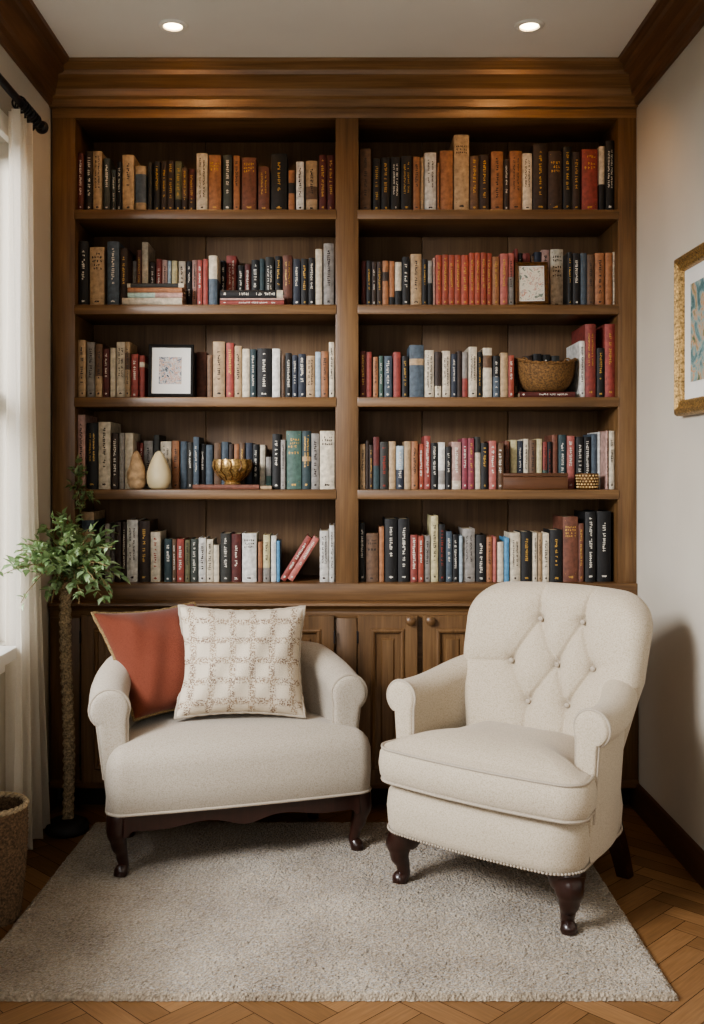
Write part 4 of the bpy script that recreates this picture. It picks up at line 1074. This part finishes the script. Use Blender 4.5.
def branch(tip, sag, nl, size, wob=.02):
    tip = Vector(tip); ctrl = top + (tip - top) * .45 + Vector((0, 0, sag)); pts = []
    for k in range(11):
        t = k / 10; p = top * (1 - t) ** 2 + ctrl * 2 * t * (1 - t) + tip * t * t
        p = p + Vector((R.uniform(-1, 1), R.uniform(-1, 1), R.uniform(-1, 1))) * wob * .3 * t; pts.append(p)
    st.tube(pts, [.0026 * (1 - .65 * k / 10) for k in range(11)], 5)
    for k in range(nl):
        t = R.uniform(.22, 1.0); i = min(9, int(t * 10)); p = pts[i].lerp(pts[i + 1], t * 10 - i)
        d = (pts[i + 1] - pts[i]).normalized() + Vector((R.uniform(-1, 1), R.uniform(-1, 1), R.uniform(-.8, .9))) * 1.1
        add_leaf(lf, p + Vector((R.uniform(-1, 1), R.uniform(-1, 1), R.uniform(-1, 1))) * wob * .6, d, Vector((R.uniform(-.5, .5), R.uniform(-.5, .5), 1)), size * R.uniform(.7, 1.25))
for px, py, Y in ((38, 525, 3.1), (60, 514, 3.2), (75, 520, 3.25), (92, 528, 3.15), (30, 545, 3.05), (50, 530, 3.3), (66, 540, 3.0), (84, 545, 3.0), (100, 545, 3.25), (112, 530, 3.3), (114, 548, 3.1), (122, 577, 3.2), (108, 565, 3.0), (110, 588, 3.15), (82, 596, 3.0), (95, 580, 2.95), (46, 560, 2.95), (40, 572, 3.05), (28, 556, 2.95), (18, 552, 2.82), (12, 562, 2.8), (5, 574, 2.74), (14, 568, 2.78), (24, 545, 2.88), (52, 550, 3.1), (72, 560, 2.95), (60, 570, 2.98), (90, 562, 3.2), (70, 528, 3.1), (48, 598, 3.12), (104, 600, 3.1), (56, 520, 3.05), (80, 533, 3.35), (100, 556, 3.35)):
    q = W(px, py, Y); q.x = max(q.x, -.90)
    branch(q, .05 + .05 * R.random(), 24, .036)
for px, py, Y in ((22, 602, 2.8), (51, 603, 3.1), (80, 603, 3.02), (112, 594, 3.1)):
    q = W(px, py, Y); q.x = max(q.x, -.90); branch(q, .12, 14, .028, .012)
lf.obj('foliage', M['leaf'], pt, fix=False, smooth=60); st.obj('branches', M['stem'], pt)
# trailing sprig on the shelf end
yv = D - .012; org = W(80, 462, yv)
iv = thing('trailing_ivy', 'small trailing ivy hanging over the left end of the fourth shelf, left bay', 'plant', (WX(83, yv), yv, ZS[3]))
lf, st = MB(), MB()
top = W(80, 486, D + .018)
for px, py, Y in ((78, 458, D - .03), (73, 470, D - .03), (84, 466, D - .03), (80, 478, D - .035), (76, 500, D - .04), (80, 514, D - .04), (86, 505, D - .035), (97, 504, D - .035), (73, 487, D - .04), (90, 496, D - .035)):
    q = W(px, py, Y); branch(q, .015, 9, .026, .012)
lf.obj('foliage', M['leaf'], iv, fix=False, smooth=60); st.obj('stems', M['stem'], iv)

# ------------------------------------------------------------------ floor basket
bx, by = -.893, 2.64
fb = thing('seagrass_basket', 'round woven brown seagrass basket on the floor at the left edge', 'basket', (bx, by, 0))
mb = MB(); rows = 46; hb = .292; prof = []
for i in range(rows + 1):
    t = i / rows; prof.append((.07 + .018 * math.sin(t * PI * .6), hb * t))
prof2 = [(r - .008, max(z, .01)) for r, z in prof[::-1]]
mb.lathe([(.001, 0.0005)] + prof + prof2 + [(.001, .01)], (bx, by, 0), 104, lambda r, z, a, k: (r * (1 + .026 * math.sin(26 * a + (k % 2) * PI) + .01 * math.sin(k * 2.1)), z + .0015 * math.sin(26 * a)))
mb.obj('basket_body', M['seagrass'], fb, smooth=70)
mb = MB()
for ph in (0, 2.1, 4.2): mb.tube([(bx + (.0845 + .004 * math.cos(j * .7 + ph)) * math.cos(2 * PI * j / 90), by + (.0845 + .004 * math.cos(j * .7 + ph)) * math.sin(2 * PI * j / 90), hb + .004 * math.sin(j * .7 + ph)) for j in range(90)], .0042, 6, False, True)
mb.obj('rim', M['seagrass_rim'], fb, smooth=70)

# ------------------------------------------------------------------ curtain + rod
XRD, ZRD = -.93, 2.232
rod = thing('curtain_rod', 'black iron curtain rod with ball finial above the window on the left wall', 'curtain rod', (XRD, 2.6, ZRD))
mb = MB(); mb.tube([(XRD, .3, ZRD), (XRD, 3.185, ZRD)], .0115, 14); mb.obj('pole', M['black'], rod)
mb = MB(); mb.lathe([(.001, 0), (.013, 0), (.013, .008), (.009, .012), (.016, .018), (.021, .03), (.016, .044), (.006, .052), (.001, .053)], (0, 0, 0), 20)
mb.v = [Vector((XRD + v.x, 3.183 + v.z, ZRD + v.y)) for v in mb.v]; mb.obj('finial', M['black'], rod, smooth=60)
mb = MB(); mb.tube([(XRD, 3.15, ZRD - .014), (XRD - .01, 3.15, ZRD - .026), (XL + .004, 3.15, ZRD - .026)], .006, 8); mb.tube([(XL + .001, 3.15, ZRD - .026), (XL + .006, 3.15, ZRD - .026)], .022, 16); mb.tube([(XRD + .014 * math.cos(a), 3.15, ZRD + .014 * math.sin(a)) for a in [2 * PI * q / 16 for q in range(16)]], .004, 6, False, True); mb.obj('bracket', M['black'], rod)
for k in range(7):
    y_ = 2.985 + .024 * k + (.004 if k % 2 else 0)
    mb = MB(); mb.tube([(XRD + .019 * math.cos(a), y_ + .004 * math.cos(a), ZRD + .019 * math.sin(a) - .005) for a in [2 * PI * q / 20 for q in range(20)]], .0032, 6, False, True); mb.obj('ring', M['black'], rod)
NS, NZ = 150, 60; vs = []; fs = []
for j in range(NZ + 1):
    t = j / NZ; z_ = .02 + (ZRD - .03 - .02) * t
    ya = 2.955; yb2 = 3.115 + .10 * (1 - t) + .10 * (1 - t) ** 3
    for i in range(NS + 1):
        s_ = i / NS; ph = s_ * 2 * PI * 4.0
        amp = .020 + .012 * (1 - t)
        yy = ya + (yb2 - ya) * (s_ + .028 * math.sin(ph * 2 + 1.0))
        xx = -.943 + amp * math.sin(ph + .35 * math.sin(t * 3)) + .004 * math.sin(ph * 2.3 + t * 4)
        vs.append((xx, yy, z_))
for j in range(NZ):
    for i in range(NS): a = j * (NS + 1) + i; fs.append((a, a + 1, a + NS + 2, a + NS + 1))
mb = MB(); mb.add(vs, fs)
tag(mb.obj('curtain', M['curtain'], None, loc=(-.943, 3.05, 0), smooth=80, fix=False), 'cream linen curtain hanging in folds from the black rod to the floor', 'curtain')

# ------------------------------------------------------------------ wall picture
xf = XR - .032
th, P, w, h = frame_thing('wall_picture', 'gold-framed floral painting with white mount hanging on the right wall', (XR - .016, 3.02, WZ(416, 3.005)), (XR - .016, 2.54, WZ(416, 3.005)), (XR - .016, 3.02, WZ(258, 3.005)), .045, M['brass'], M['pic_wall'], (.58, .6, .5, .5), .02)
th['category'] = 'picture'

# ------------------------------------------------------------------ downlights
LX = [(-.50, 3.10), (.58, 3.10)]
for k, (x, y) in enumerate(LX):
    dl = thing('downlight', ('left' if k == 0 else 'right') + ' round recessed ceiling light of the two above the bookcase', 'ceiling light', (x, y, ZC), 0, 'recessed ceiling lights')
    mb = MB(); mb.lathe([(.028, -.0015), (.03, -.006), (.04, -.007), (.044, -.004), (.045, -.0005), (.026, -.0005), (.026, -.0012)], (x, y, ZC), 36); mb.obj('trim_ring', M['white_trim'], dl, smooth=50)
    mb = MB(); mb.lathe([(.001, -.003), (.018, -.0034), (.0275, -.002), (.0275, -.001), (.001, -.001)], (x, y, ZC), 32); mb.obj('lamp_lens', M['bulb'], dl)
    L = bpy.data.lights.new('downlight_lamp', 'SPOT'); L.energy = 5.2; L.color = (1, .52, .2); L.spot_size = math.radians(140); L.spot_blend = .5; L.shadow_soft_size = .03
    lo = bpy.data.objects.new('downlight_lamp', L); C.objects.link(lo); lo.location = (x, y, ZC - .012); lo.rotation_euler = (math.radians(28), 0, 0)

# ------------------------------------------------------------------ light
def area(name, loc, target, sx, sy, energy, col):
    L = bpy.data.lights.new(name, 'AREA'); L.shape = 'RECTANGLE'; L.size = sx; L.size_y = sy; L.energy = energy; L.color = col
    o = bpy.data.objects.new(name, L); C.objects.link(o); o.location = loc
    o.rotation_euler = (Vector(target) - Vector(loc)).to_track_quat('-Z', 'Y').to_euler(); return o
area('window_daylight', (XL - 1.25, .7, 2.3), (.5, 2.9, .4), 1.1, .8, 225, (.98, .985, 1))
fill_ = area('fill_light', (-.35, -.6, 1.25), (-.05, 3.3, .75), 1.2, 1.2, 7.5, (1, .98, .95)); fill_.data.spread = math.radians(110)  # soft fill lamp added behind the camera to lift the room, not a window
wd = bpy.data.worlds.new('world'); bpy.context.scene.world = wd; wd.use_nodes = True
bg = wd.node_tree.nodes['Background']; bg.inputs[1].default_value = 2.5
wt = wd.node_tree; tcw = wt.nodes.new('ShaderNodeTexCoord'); spw = wt.nodes.new('ShaderNodeSeparateXYZ'); rpw = wt.nodes.new('ShaderNodeValToRGB')
mrw = wt.nodes.new('ShaderNodeMapRange'); mrw.inputs['From Min'].default_value = -1
wt.links.new(tcw.outputs['Generated'], spw.inputs[0]); wt.links.new(spw.outputs['Z'], mrw.inputs[0]); wt.links.new(mrw.outputs[0], rpw.inputs[0])
e_ = rpw.color_ramp.elements; e_[0].position = .42; e_[0].color = (.16, .16, .14, 1); e_[1].position = .50; e_[1].color = (.93, .96, 1, 1)
wt.links.new(rpw.outputs[0], bg.inputs[0])

# ------------------------------------------------------------------ camera
cam = bpy.data.cameras.new('camera'); co_ = bpy.data.objects.new('camera', cam); C.objects.link(co_)
co_.location = (0, 0, H); co_.rotation_euler = (PI / 2, 0, 0)
cam.sensor_fit = 'HORIZONTAL'; cam.sensor_width = 36; cam.lens = F / 704 * 36
# principal point at pixel (338, 470): shifts are in units of the larger frame side for AUTO, width for HORIZONTAL
cam.shift_x = (352 - CX) / 704; cam.shift_y = -(512 - HY) / 704
cam.clip_start = .05
sc = bpy.context.scene; sc.camera = co_
sc.view_settings.view_transform = 'AgX'; sc.view_settings.look = 'AgX - Medium High Contrast'; sc.view_settings.exposure = 0.0
sc.cycles.max_bounces = 8; sc.cycles.diffuse_bounces = 5; sc.cycles.use_denoising = True
for o in bpy.data.objects:
    for k in ('_o', '_push'):
        if k in o: del o[k]
